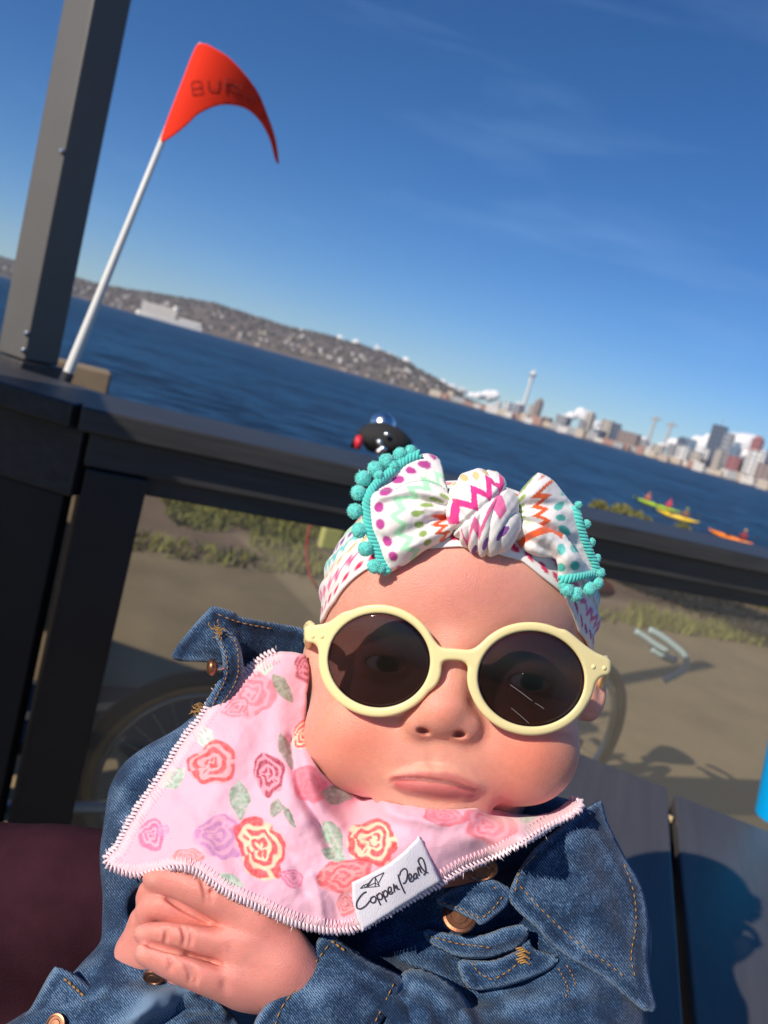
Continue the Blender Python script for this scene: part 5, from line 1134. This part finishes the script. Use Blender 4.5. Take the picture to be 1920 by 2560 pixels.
# overlock stitching along the hem
M_over = mat('overlock_thread', (.90, .60, .66), .8, sheen=.3); M_over2 = mat('overlock_thread_pale', (.90, .70, .76), .8, sheen=.3)
ob_ = MB(); fz = MB(); ed = spline(bib_pts[2:38], 10); en = np.gradient(ed, axis=0); en /= np.linalg.norm(en, axis=1)[:, None]; nin = np.c_[en[:, 1], -en[:, 0]]
if not inside(ed[20:21] + nin[20:21] * 20, bibo)[0]: nin = -nin
ei = ed + nin * 26; zi = bibz(ei); ze = bibz(ed)
for i in range(len(ed) - 1):
    a = np.r_[ei[i], zi[i] + 1]; b = np.r_[ed[i] + (ed[i + 1] - ed[i]) * .35, ze[i] + 4]; c2 = np.r_[ei[min(i + 1, len(ed) - 1)], zi[min(i + 1, len(ed) - 1)] + 1]
    j = rng.normal(0, 1.6, 2)
    ob_.tube(P([a, (a + b) / 2 + (0, 0, 1.5), b]), 1.4 * K0, 5); ob_.tube(P([b, (b + c2) / 2 + (j[0], j[1], 1.5), c2]), 1.2 * K0, 5)
    o_ = np.r_[ed[i] - nin[i] * 3, ze[i] - 2]; n_ = np.r_[ed[i + 1] - nin[i + 1] * 3, ze[i + 1] - 2]
    fz.tube(P([o_ + np.r_[nin[i] * 7, 9], (o_ + n_) / 2 + np.r_[-nin[i] * (5 + rng.uniform(0, 4)), 1], n_ + np.r_[nin[i] * 5, -6]]), [2.8 * K0, 4.4 * K0, 2.8 * K0], 6)
    if i % 2 == 0:
        g = o_ + np.r_[rng.normal(0, 4, 2), 4]; dr = -nin[i] * rng.uniform(6, 13) + rng.normal(0, 4, 2); fz.tube(P([g, g + np.r_[dr * .6, 3], g + np.r_[dr, 0]]), .9 * K0, 3)
ob_.build('hem_stitch', M_over, bib, smooth=True, kind='stuff'); fz.build('hem_loop', M_over2, bib, smooth=True, kind='stuff')
# woven label folded over the hem
lab_q = [(878, 2208), (1046, 2092), (1058, 2102), (1102, 2204), (1098, 2210), (905, 2327), (893, 2318), (880, 2262)]
M_lab = mat('label_satin', (.78, .74, .80), .38, spec=.5, sheen=.2, bump=.3, bscale=.35, coord='cl', stretch=(1, .3, 1))
lab, labz, labo = sheet('woven_label', [(879, 2206), (925, 2184), (970, 2160), (1010, 2128), (1046, 2092), (1056, 2100), (1078, 2150), (1102, 2204), (1060, 2230), (1000, 2268), (950, 2300), (905, 2328), (893, 2300), (880, 2250)], [(x, y, bibz(np.array([[x, y]]))[0] + dz) for x, y, dz in ((885, 2215, 16), (1045, 2100, 14), (1095, 2200, 24), (910, 2318, 26), (985, 2215, 26), (940, 2195, 20), (1020, 2130, 18), (1000, 2260, 26))], M_lab, bib, step=5, thick=6, smooth_out=False, rnd=(8, 5))
# writing: pen strokes
def _t(l): return [(850 + x / 5.925, 2070 + y / 5.925) for x, y in l]
WR = [_t(l) for l in ([(390, 945), (340, 970), (280, 1040), (245, 1110), (250, 1180), (290, 1200), (340, 1180), (390, 1140), (430, 1090), (455, 1065)], [(500, 1010), (460, 1035), (450, 1080), (480, 1110), (520, 1090), (530, 1040), (505, 1010)],
      [(540, 985), (560, 1050), (600, 1140)], [(545, 1000), (580, 965), (615, 985), (625, 1030), (600, 1060), (575, 1050)], [(625, 940), (650, 1010), (685, 1090)], [(635, 960), (665, 925), (695, 945), (700, 995), (675, 1020), (655, 1010)],
      [(720, 960), (755, 930), (750, 880), (725, 875), (710, 910), (725, 970), (760, 975), (785, 945)], [(805, 945), (790, 830), (812, 890), (832, 850), (852, 912)], [(868, 905), (874, 905), (880, 903)],
      [(860, 690), (880, 780), (920, 880), (960, 965)], [(880, 700), (900, 640), (950, 600), (985, 620), (995, 680), (985, 760), (955, 815), (930, 820)], [(1020, 770), (1050, 740), (1050, 690), (1025, 680), (1015, 730), (1035, 790), (1070, 785), (1090, 760)],
      [(1130, 670), (1100, 680), (1085, 720), (1100, 755), (1130, 730), (1135, 680)], [(1135, 680), (1140, 725), (1152, 742)], [(1172, 705), (1148, 610), (1170, 580), (1190, 640), (1212, 660)], [(1238, 700), (1266, 650), (1262, 570), (1232, 472), (1190, 440), (1157, 478), (1178, 540), (1218, 606), (1262, 650), (1300, 662)])]
BI = [_t(l) for l in ([(300, 895), (345, 850), (420, 820), (490, 740), (650, 660)], [(300, 895), (380, 880), (520, 870), (585, 860), (520, 730)], [(345, 850), (380, 880)], [(420, 820), (380, 880)], [(490, 740), (400, 870)], [(650, 660), (560, 830)], [(520, 730), (520, 870)], [(400, 870), (520, 810), (585, 860)])]
wm_ = MB()
for st in WR + BI:
    q = np.array(spline(st, 1.2) if st in WR else st, float); z = labz(q) + 1.0; wm_.tube(P(np.c_[q, z]), (1.75 if st in WR else 1.0) * K0, 5)
wm_.build('lettering', mat('woven_ink', (.045, .035, .05), .7), bib)
# ================================================================== SUNGLASSES
M_shade = mat('frame_yellow', (.90, .76, .38), .38, spec=.45, sss=.0, vary=.0)
M_lens = bpy.data.materials.new('dark_lens'); M_lens.use_nodes = True
_n = M_lens.node_tree.nodes; _l = M_lens.node_tree.links; _n.remove(_n['Principled BSDF'])
_t = _n.new('ShaderNodeBsdfTransparent'); _t.inputs[0].default_value = (.34, .325, .36, 1); _g = _n.new('ShaderNodeBsdfGlossy'); _g.inputs['Roughness'].default_value = .05
_f = _n.new('ShaderNodeFresnel'); _f.inputs[0].default_value = 1.5; _ge = _n.new('ShaderNodeNewGeometry'); _sb = _n.new('ShaderNodeMath'); _sb.operation = 'SUBTRACT'; _sb.inputs[0].default_value = 1; _mu = _n.new('ShaderNodeMath'); _mu.operation = 'MULTIPLY'; _m = _n.new('ShaderNodeMixShader')
_l.new(_ge.outputs['Backfacing'], _sb.inputs[1]); _l.new(_sb.outputs[0], _mu.inputs[0]); _l.new(_f.outputs[0], _mu.inputs[1]); _l.new(_mu.outputs[0], _m.inputs[0]); _l.new(_t.outputs[0], _m.inputs[1]); _l.new(_g.outputs[0], _m.inputs[2]); _l.new(_m.outputs[0], _n['Material Output'].inputs[0])
glasses = empty('sunglasses', P([[1135, 1650, 60]])[0], 'pale yellow round sunglasses with dark brown lenses worn by the baby', 'sunglasses')
LC, RC = (948, 1651), (1328, 1697); ROTL, ROTR = .10, .10
def gz(x, y):                                    # the front curves back towards both hinges
    u = ((np.asarray(x, float) - 1140) * .99 + (np.asarray(y, float) - 1650) * .138) / 380.0
    return 62 - 66 * np.abs(u) ** 2.2 - .05 * (np.asarray(y, float) - 1650)
def ell2(x, y, c, rx, ry, rot):
    cr, sr = math.cos(rot), math.sin(rot); a = cr * (x - c[0]) + sr * (y - c[1]); b = -sr * (x - c[0]) + cr * (y - c[1])
    k0 = np.sqrt((a / rx) ** 2 + (b / ry) ** 2) + 1e-6; k1 = np.sqrt((a / rx ** 2) ** 2 + (b / ry ** 2) ** 2) + 1e-9; return k0 * (k0 - 1) / k1
def poly2(x, y, pts):
    q = np.c_[x.ravel(), y.ravel()]; pp = spline(pts, 6, True); d, _, _ = seg_dist(q, pp, True); return np.where(inside(q, pp), -d, d).reshape(x.shape)
def sm(a, b, k): h = np.maximum(k - np.abs(a - b), 0) / k; return np.minimum(a, b) - h * h * k * .25
h = 3.2; gx = np.arange(735, 1560, h); gy = np.arange(1490, 1860, h); X, Y = np.meshgrid(gx, gy, indexing='ij')
oL = ell2(X, Y, (946, 1652), 150, 141, ROTL); oR = ell2(X, Y, (1327, 1697), 157, 142, ROTR)
d2 = np.minimum(oL, oR)
br = poly2(X, Y, [(1070, 1618), (1104, 1620), (1142, 1622), (1182, 1626), (1212, 1630), (1210, 1668), (1184, 1662), (1162, 1655), (1140, 1651), (1112, 1652), (1092, 1662), (1068, 1690)]); d2 = sm(d2, br, 26)
pads = np.minimum(ell2(X, Y, (1082, 1690), 18, 32, .35), ell2(X, Y, (1192, 1704), 18, 32, -.25)); d2 = sm(d2, pads, 16)
wl_ = poly2(X, Y, [(764, 1566), (790, 1562), (826, 1556), (866, 1538), (850, 1600), (828, 1650), (812, 1626), (790, 1610), (766, 1604), (761, 1584)]); d2 = sm(d2, wl_, 24)
wr_ = poly2(X, Y, [(1408, 1584), (1450, 1609), (1490, 1631), (1524, 1648), (1528, 1668), (1523, 1686), (1504, 1692), (1482, 1708), (1464, 1740), (1452, 1690)]); d2 = sm(d2, wr_, 24)
hole = np.minimum(ell2(X, Y, LC, 127, 117.5, ROTL), ell2(X, Y, RC, 133, 119, ROTR)); d2 = np.maximum(d2, -hole)
G = SDF((735, 1490, -80), (1560, 1860, 100), h); ZZ = G.ax[2][None, None, :]; nX, nY = len(G.ax[0]), len(G.ax[1])
d2 = d2[:nX, :nY] if d2.shape[0] >= nX and d2.shape[1] >= nY else np.pad(d2, ((0, max(0, nX - d2.shape[0])), (0, max(0, nY - d2.shape[1]))), mode='edge')[:nX, :nY]
gzz = gz(*np.meshgrid(G.ax[0], G.ax[1], indexing='ij')); rr_, th_ = 8.0, 13.0
qa = d2[:, :, None] + rr_; qb = np.abs(ZZ - gzz[:, :, None]) - th_ + rr_
G.f = (np.minimum(np.maximum(qa, qb), 0) + np.sqrt(np.maximum(qa, 0) ** 2 + np.maximum(qb, 0) ** 2) - rr_).astype(np.float32)
gv, gq = G.mesh(); del G; body_obj('frame', gv, gq, M_shade, glasses)
for c, rx, ry, rot in ((LC, 129, 119.5, ROTL), (RC, 135, 121, ROTR)):
    v = []; f = []; nr, ns = 10, 72
    for side_ in (1, -1):
        for i in range(nr + 1):
            for k in range(ns):
                a = 2 * math.pi * k / ns; t = i / nr; x = rx * t * math.cos(a); y = ry * t * math.sin(a); X_ = c[0] + x * math.cos(rot) - y * math.sin(rot); Y_ = c[1] + x * math.sin(rot) + y * math.cos(rot)
                v.append((X_, Y_, float(gz(X_, Y_)) + 6 * (1 - t * t) + side_ * 2.0))
    o = (nr + 1) * ns
    for i in range(nr):
        for k in range(ns):
            a, b, c_, d = i * ns + k, i * ns + (k + 1) % ns, (i + 1) * ns + (k + 1) % ns, (i + 1) * ns + k; f += [(a, b, c_, d), (o + d, o + c_, o + b, o + a)]
    for k in range(ns): a, b = nr * ns + k, nr * ns + (k + 1) % ns; f.append((a, b, o + b, o + a))
    body_obj('lens', np.array(v), np.array(f), M_lens, glasses)
    g_ = MB(); ring = [(c[0] + (rx - 1) * math.cos(a) * math.cos(rot) - (ry - 1) * math.sin(a) * math.sin(rot), c[1] + (rx - 1) * math.cos(a) * math.sin(rot) + (ry - 1) * math.sin(a) * math.cos(rot)) for a in np.arange(72) * 2 * math.pi / 72]
    g_.tube(P([(x, y, float(gz(x, y)) + 4) for x, y in ring]), 2.4 * K0, 6, closed=True); g_.build('lens_gasket', M_frame, glasses, smooth=True)
M_scr2 = mat('lens_scratch', (.40, .36, .36), .5)
for a, b, r in (((1276, 1712, 0), (1330, 1752, 0), .55), ((1338, 1758, 0), (1360, 1772, 0), .5), ((1278, 1770, 0), (1322, 1808, 0), .45)):
    q = np.array([a, ((a[0] + b[0]) / 2, (a[1] + b[1]) / 2 - 1, 0), b], float); q[:, 2] = gz(q[:, 0], q[:, 1]) + 9; m_ = MB(); m_.tube(P(q), r * K0, 4); m_.build('scratch', M_scr2, glasses)
for x, y in ((783, 1591), (806, 1591), (1483, 1667), (1510, 1670)):
    v, f = sphere((x, y, float(gz(x, y)) + 11.5), 6.5, 12, 8, (1, 1, .7)); body_obj('rivet', v, f, M_shade, glasses)
for tp, in ((([(784, 1570, -16), (774, 1562, -70), (768, 1572, -200), (776, 1600, -330)],)), (([(1506, 1656, -18), (1514, 1648, -70), (1512, 1660, -200), (1500, 1690, -330)],))):
    b = SDF((720, 1500, -380), (1570, 1760, 40), 6.5)
    pts = spline(tp, 14)
    for i in range(len(pts) - 1):
        for dy in (-16, 0, 16):
            p_, q_ = pts[i].copy(), pts[i + 1].copy(); p_[1] += dy + 14; q_[1] += dy + 14; b.cap(p_, q_, 8, 8, 6)
    v, q = b.mesh(); body_obj('temple', v, q, M_shade, glasses)

# ================================================================== HEAD WRAP
WHITE = np.array([.86, .82, .80])
C_ = dict(mag=(.50, .06, .30), mint=(.42, .80, .52), olive=(.30, .43, .13), orange=(.74, .11, .03), teal=(.06, .50, .42), pink=(.80, .14, .32), crim=(.66, .015, .10), aqua=(.15, .62, .58), sand=(.72, .52, .24), violet=(.26, .08, .34), leaf=(.10, .46, .24))
def wrap_print(s, t, rows, pitch=38.0, zp=44.0, amp=13.0, zw=13.0, dr=12.0):
    """printed rows across s (px), running along t (px)"""
    c = np.tile(WHITE, (len(s), 1)); y0 = 0
    for kind, colr, w in rows:
        mid = y0 + w / 2
        if kind == 'dot':
            ph = (t + (y0 % 17)) % pitch - pitch / 2; m = 1 - sstep(dr - 1.5, dr + 1.5, np.hypot(s - mid, ph))
        elif kind == 'zig':
            tri = np.abs((t % zp) / zp * 2 - 1) * 2 - 1; m = 1 - sstep(zw / 2 - 1 + 3, zw / 2 + 5, np.abs(s - mid - amp * tri))
        else: m = np.zeros(len(s))
        c = c * (1 - m[:, None]) + np.array(C_[colr])[None] * m[:, None]; y0 += w
    return c
M_wrap = mat('wrap_jersey', attr=True, rough=.85, spec=.2, sheen=.25, bump=.22, bscale=.5, coord='cl')
wrap = empty('head_wrap', P([[1180, 1400, -100]])[0]); wrap.parent = baby; wrap.location = Vector(ORG[wrap.name]) - baby.location
# band: follows the skull from the brow line up over the crown
cx, cy, cz, rx, ry, rz = 1150, 1512, -345, 350, 282, 362; TL = math.radians(7.5)
edge = [(800, 1560), (817, 1546), (847, 1505), (888, 1459), (924, 1434), (985, 1404), (1060, 1384), (1150, 1380), (1237, 1398), (1290, 1412), (1339, 1449), (1390, 1485), (1421, 1531), (1447, 1582), (1470, 1612), (1484, 1640)]
ph_l = []
for x, y in edge:
    a = ((x - cx) * math.cos(TL) + (y - cy) * math.sin(TL)) / rx; b = (-(x - cx) * math.sin(TL) + (y - cy) * math.cos(TL)) / ry
    lam = math.asin(max(-.95, min(.95, -b))); ph_l.append((math.asin(max(-1, min(1, a / math.cos(lam)))), lam))
ph_l = np.array(sorted(ph_l)); pe = np.r_[-math.pi, -2.2, ph_l[:, 0], 2.2, math.pi]; le = np.r_[-.75, -.55, ph_l[:, 1], -.55, -.75]
na, nl = 300, 90; v = np.zeros((na, nl, 3)); AA = np.linspace(-math.pi, math.pi, na, endpoint=False)
S_ = np.zeros((na, nl)); T_ = np.zeros((na, nl))
for i, a in enumerate(AA):
    l0 = np.interp(a, pe, le); ls = l0 + (1.50 - l0) * np.linspace(0, 1, nl)
    x = rx * np.cos(ls) * math.sin(a); y = -ry * np.sin(ls); z = rz * np.cos(ls) * math.cos(a)
    S_[i] = (ls - l0) * 320; T_[i] = a * 330
    tuck = np.exp(-((ls - l0) / .05) ** 2) * 10; fold = 5 * np.sin((ls - l0) * 26 + 1.2 * math.sin(a * 2)) * np.exp(-((ls - l0 - .35) / .5) ** 2) * (abs(a) < 1.7)
    k = 1 + fold / 340; x, y, z = x * k, y * k, z * k
    v[i, :, 0] = cx + x * math.cos(TL) - y * math.sin(TL); v[i, :, 1] = cy + x * math.sin(TL) + y * math.cos(TL); v[i, :, 2] = cz + z
v = v.reshape(-1, 3); v += np.c_[np.zeros(len(v)), np.zeros(len(v)), 3 * fbm(v, 60, 3, 2)]
_bt = BVHTree.FromPolygons([tuple(x) for x in bv], [tuple(int(i) for i in f) for f in bq]); _o = np.array([cx, cy, cz], float)
for i in range(len(v)):                                            # keep the cloth just clear of the skin
    d = v[i] - _o; l = np.linalg.norm(d); h_ = _bt.ray_cast(Vector(_o), Vector(d / l), 800)
    if h_[0] is not None and h_[3] + 9 > l: v[i] = _o + d / l * (h_[3] + 9 + 2 * math.sin(S_.ravel()[i] * .12))
f = np.array([(i * nl + j, ((i + 1) % na) * nl + j, ((i + 1) % na) * nl + j + 1, i * nl + j + 1) for i in range(na) for j in range(nl - 1)])
band_rows = [('', 'mag', 8), ('dot', 'crim', 40), ('zig', 'pink', 54), ('dot', 'sand', 40), ('zig', 'aqua', 54), ('dot', 'violet', 40), ('zig', 'mint', 54), ('dot', 'orange', 40), ('zig', 'pink', 54), ('dot', 'teal', 40)]
bo_ = body_obj('band', v, f, M_wrap, wrap, col=wrap_print(S_.ravel(), T_.ravel() + 12 * np.sin(S_.ravel() / 30), band_rows), cl=v); m_ = bo_.modifiers.new('Solidify', 'SOLIDIFY'); m_.thickness = 9 * K0; m_.offset = -1

# bow wings: print runs parallel to the trimmed edge
TRIM_L = [(1050, 1134), (1012, 1152), (975, 1180), (942, 1208), (921, 1240), (916, 1272), (922, 1318), (938, 1362), (952, 1398), (970, 1432)]
TRIM_R = [(1437, 1266), (1446, 1300), (1458, 1340), (1472, 1376), (1486, 1408), (1494, 1438)]
L_rows = [('', 'mag', 12), ('dot', 'mag', 36), ('zig', 'mint', 56), ('dot', 'olive', 38), ('zig', 'orange', 60), ('dot', 'teal', 40), ('zig', 'pink', 56), ('dot', 'violet', 40)]
R_rows = [('', 'mag', 20), ('dot', 'teal', 38), ('zig', 'orange', 58), ('dot', 'olive', 38), ('zig', 'mint', 56), ('dot', 'mag', 40), ('zig', 'pink', 60)]
def wing_col(trim, rows, hub=None):
    tp = spline(trim, 4)
    def f(v):
        d, t, _ = seg_dist(v[:, :2], tp)
        if hub: t = np.arctan2(v[:, 1] - hub[1], (v[:, 0] - hub[0]) * hub[2]) * hub[3] + 2000
        w = np.c_[vnoise(v, 40, 3), vnoise(v, 40, 6)] * 4
        return wrap_print(d + w[:, 0], t * 1.0 + w[:, 1], rows)
    return f
wl1, wl1z, _ = sheet('bow_wing', [(1050, 1136), (1075, 1134), (1098, 1146), (1108, 1170), (1112, 1196), (1120, 1225), (1130, 1262), (1060, 1270), (980, 1240), (930, 1228), (942, 1206), (975, 1180), (1012, 1152)], [(1050, 1136, -60), (1105, 1160, -66), (1130, 1250, 10), (930, 1228, 10), (980, 1180, -40), (1040, 1200, -20), (1000, 1235, 14)], M_wrap, wrap, step=4, thick=9, colf=wing_col(TRIM_L, L_rows, (1190, 1290, -1, 215)), rnd=(16, 12), folds=[([(960, 1205), (1020, 1200), (1110, 1215)], 12, -10), ([(990, 1170), (1050, 1168), (1105, 1190)], 14, 8)], noise=((40, 5, 3),))
wl2, wl2z, _ = sheet('bow_wing', [(921, 1240), (946, 1226), (985, 1222), (1020, 1206), (1062, 1200), (1100, 1212), (1128, 1240), (1148, 1285), (1140, 1322), (1110, 1352), (1060, 1378), (1020, 1408), (978, 1430), (968, 1432), (950, 1396), (935, 1360), (920, 1318), (914, 1272)], [(921, 1240, 24), (1020, 1210, 34), (1110, 1225, 30), (1150, 1290, 6), (1110, 1350, 20), (1020, 1405, 30), (972, 1430, 18), (935, 1350, 18), (916, 1280, 14), (1000, 1300, 66), (1060, 1290, 52), (960, 1330, 42)], M_wrap, wrap, step=3.6, thick=10, colf=wing_col(TRIM_L, L_rows, (1190, 1290, -1, 215)), rnd=(22, 20),
    folds=[([(960, 1262), (1030, 1250), (1120, 1268)], 13, -14), ([(960, 1240), (1030, 1226), (1120, 1250)], 12, 10), ([(970, 1350), (1050, 1318), (1130, 1296)], 15, -12), ([(980, 1390), (1060, 1350), (1130, 1315)], 14, 9), ([(1070, 1300), (1110, 1290), (1146, 1290)], 8, -10), ([(1060, 1270), (1110, 1276), (1146, 1282)], 8, 8)], noise=((44, 6, 3), (15, 1.6, 8)))
wr1, wr1z, _ = sheet('bow_wing', [(1298, 1232), (1318, 1206), (1338, 1186), (1350, 1182), (1378, 1196), (1402, 1222), (1424, 1250), (1438, 1268), (1448, 1300), (1462, 1345), (1480, 1392), (1496, 1440), (1460, 1432), (1420, 1390), (1380, 1345), (1330, 1320), (1300, 1300), (1292, 1264)], [(1298, 1240, 12), (1346, 1184, -10), (1400, 1225, -24), (1440, 1280, -46), (1494, 1438, -110), (1420, 1390, -60), (1320, 1315, 0), (1360, 1250, 26), (1400, 1300, 4), (1340, 1220, 24)], M_wrap, wrap, step=3.6, thick=10, colf=wing_col(TRIM_R, R_rows, (1235, 1300, 1, 205)), rnd=(18, 16), folds=[([(1300, 1268), (1350, 1262), (1420, 1262)], 12, -14), ([(1300, 1290), (1360, 1300), (1430, 1330)], 14, 10), ([(1310, 1240), (1350, 1215), (1380, 1200)], 14, 8)], noise=((40, 5, 8), (15, 1.6, 2)))
TRIM_R2 = [(1398, 1450), (1425, 1446), (1455, 1440), (1486, 1434)]
wr2, wr2z, _ = sheet('bow_wing', [(1298, 1300), (1330, 1298), (1370, 1316), (1404, 1330), (1424, 1350), (1452, 1390), (1480, 1428), (1484, 1440), (1440, 1448), (1398, 1454), (1394, 1420), (1384, 1396), (1340, 1390), (1302, 1370), (1290, 1340)], [(1298, 1305, 6), (1370, 1320, 10), (1424, 1352, -4), (1480, 1432, -72), (1400, 1450, -20), (1390, 1400, -6), (1300, 1365, -4), (1345, 1345, 34), (1420, 1400, 10)], M_wrap, wrap, step=3.6, thick=10, colf=wing_col(TRIM_R2, [('', 'mag', 10), ('dot', 'teal', 44), ('dot', 'aqua', 40), ('zig', 'orange', 50), ('dot', 'olive', 40), ('zig', 'mint', 50)]), rnd=(18, 16), folds=[([(1300, 1345), (1350, 1365), (1390, 1392)], 12, -12), ([(1310, 1315), (1370, 1340), (1410, 1390)], 12, 8)], noise=((36, 6, 5), (15, 1.6, 2)))
# knot: a ball of twisted folds, the upper turn crossing over the lower one
kn, km = 170, 280; kv = []; kcol = []
kc = np.array([1211., 1284., 6.]); kr = (88, 108, 84); kt = .30
def tri_(u): return abs((u % 1.0) * 2 - 1) * 2 - 1
for i in range(kn + 1):
    th = math.pi * i / kn
    for k in range(km):
        ph = 2 * math.pi * k / km; x, y, z = math.sin(th) * math.cos(ph), -math.cos(th), math.sin(th) * math.sin(ph)
        line = y + .16 + .34 * x; up_ = 1 / (1 + math.exp(line * 16))
        qa = x - .42 * y + .25 * x * x; qb = x * .9 + .62 * y - .38 * x * x
        fa = abs(math.sin(qa * 7.4 + .4 + .5 * math.sin(3 * y))); fb = abs(math.sin(qb * 8.0 + 1.1 + .4 * math.sin(3 * x)))
        wr_ = .012 * math.sin(23 * x + 9 * y) * math.sin(17 * y - 6 * x); ra = .085 * (fa ** .5 - .6) + wr_; rb = .105 * (fb ** .5 - .6) + wr_
        s_ = 1 + (ra * up_ + rb * (1 - up_)) * min(1, math.sin(th) * 2.5) + .05 * up_ - .10 * math.exp(-(line / .05) ** 2)
        X_ = kr[0] * x * s_; Y_ = kr[1] * y * s_; kv.append((kc[0] + X_ * math.cos(-kt) - Y_ * math.sin(-kt), kc[1] + X_ * math.sin(-kt) + Y_ * math.cos(-kt), kc[2] + kr[2] * z * s_))
        c = WHITE
        if line < 0:
            d = y + .42 + .25 * x - .17 * tri_(qa * 1.9 + .2)
            if abs(d) < .125: c = np.array([.78, .045, .27])
            elif math.hypot(y + .86, ((qa * 4) % 1.2) * .25 - .15) < .085: c = np.array(C_['sand'])
        else:
            d = y - .12 + .42 * x - .17 * tri_(qb * 2.1 + .1)
            if abs(d) < .11 and -.75 < x < .62: c = np.array([.80, .16, .36])
            elif math.hypot(y - .62 + .2 * x, ((qb * 2.6) % 1.0) * .38 - .19) < .10: c = np.array(C_['violet'])
        kcol.append(c)
kv = np.array(kv); kf = np.array([(i * km + k, i * km + (k + 1) % km, (i + 1) * km + (k + 1) % km, (i + 1) * km + k) for i in range(kn) for k in range(km)])
body_obj('knot', kv, kf, M_wrap, wrap, col=np.array(kcol), cl=kv)
# trim cord and pompoms
M_pom = mat('pompom_aqua', (.14, .66, .60), .95, spec=.1, sheen=.6, vary=.12, vscale=500, bump=.5, bscale=900)
M_cord = mat('trim_cord_aqua', (.10, .60, .54), .85, spec=.15, sheen=.4)
def cord(pts3, name='trim_cord'):
    c = spline(pts3, 3.0); b = MB()
    for ph in (0, 2.1, 4.2):
        q = []
        for i, p_ in enumerate(c):
            t = c[min(i + 1, len(c) - 1)] - c[max(i - 1, 0)]; t = t / np.linalg.norm(t); n_ = np.array([-t[1], t[0], 0]); a = i * .62 + ph
            q.append(p_ + n_ * 8.0 * math.cos(a) + np.array([0, 0, 6.0 * math.sin(a)]))
        b.tube(P(q), 5.2 * K0, 6)
    return b.build(name, M_cord, wrap, smooth=True)
cord([(x, y, z) for (x, y), z in zip(TRIM_L[:4], (-56, -44, -26, -4))] + [(x, y, float(wl2z(np.array([[x, y]]))[0]) + 10) for x, y in TRIM_L[4:]])
cord([(x, y, float(wr1z(np.array([[x, y]]))[0]) + 10) for x, y in TRIM_R]); cord([(x, y, float(wr2z(np.array([[x, y]]))[0]) + 10) for x, y in TRIM_R2])
_pb = bmesh.new(); bmesh.ops.create_icosphere(_pb, subdivisions=4, radius=1); PV = np.array([q.co[:] for q in _pb.verts]); PF = np.array([[q.index for q in t.verts] for t in _pb.faces]); _pb.free()
def pom(x, y, z, r, k):
    n_ = PV * (.97 + .10 * fbm(PV * 10, 7, k, 2)[:, None] + .06 * rng.random(len(PV))[:, None]); v = n_ * r * np.array([1, 1, .95]) + (x, y, z)
    o = body_obj('pompom', v, PF, M_pom, wrap)
    fb = MB()
    for j in range(520):
        d = rng.normal(0, 1, 3); d /= np.linalg.norm(d); p0 = np.array([x, y, z]) + d * r * .80; p1 = p0 + d * r * rng.uniform(.18, .34) + rng.normal(0, r * .07, 3); fb.tube(P([p0, p1]), [.9 * K0, .35 * K0], 3, cap=False)
    fb.build('fibre', M_pom, o, kind='stuff')
for k, (x, y, z, r) in enumerate([(1026, 1126, -58, 15), (1000, 1136, -50, 19), (966, 1152, -36, 20), (985, 1164, -30, 14), (938, 1172, -22, 21), (908, 1196, -6, 22), (946, 1188, -10, 14), (896, 1232, 8, 21), (887, 1278, 14, 21), (898, 1326, 16, 21), (914, 1372, 20, 21), (936, 1416, 16, 20), (952, 1422, 20, 12),
        (1446, 1262, -40, 10), (1466, 1310, -66, 12), (1478, 1356, -88, 12), (1492, 1396, -104, 12), (1500, 1432, -110, 14), (1418, 1474, -24, 19), (1440, 1486, -34, 20), (1474, 1472, -60, 19), (1494, 1458, -84, 16), (1408, 1462, -22, 14)]): pom(x, y, z, r * .9, k)

# ================================================================== ADULT holding the baby: dark plum clothes at the lower left
M_plum = mat('plum_knit', (.036, .011, .018), .95, spec=.1, sheen=.0, vary=.18, vscale=60, bump=.35, bscale=700)
A0 = at(60, 2560, .52); A0 = np.array([A0[0], A0[1], .45])
adult = empty('person', A0, 'adult in dark plum clothing beside the baby, lower left corner', 'person')
A = SDF((-900, 1950, -1000), (420, 3300, -200), 14)
A.chain([(-500, 2640, -640), (-100, 2330, -600), (120, 2305, -560), (330, 2300, -540)], [330, 275, 232, 225], 60); A.ell((-60, 2800, -600), (420, 420, 260), 80)
v, q = A.mesh(); v[:, 2] += 10 * fbm(v, 160, 3, 3); body_obj('clothing', v, q, M_plum, adult)
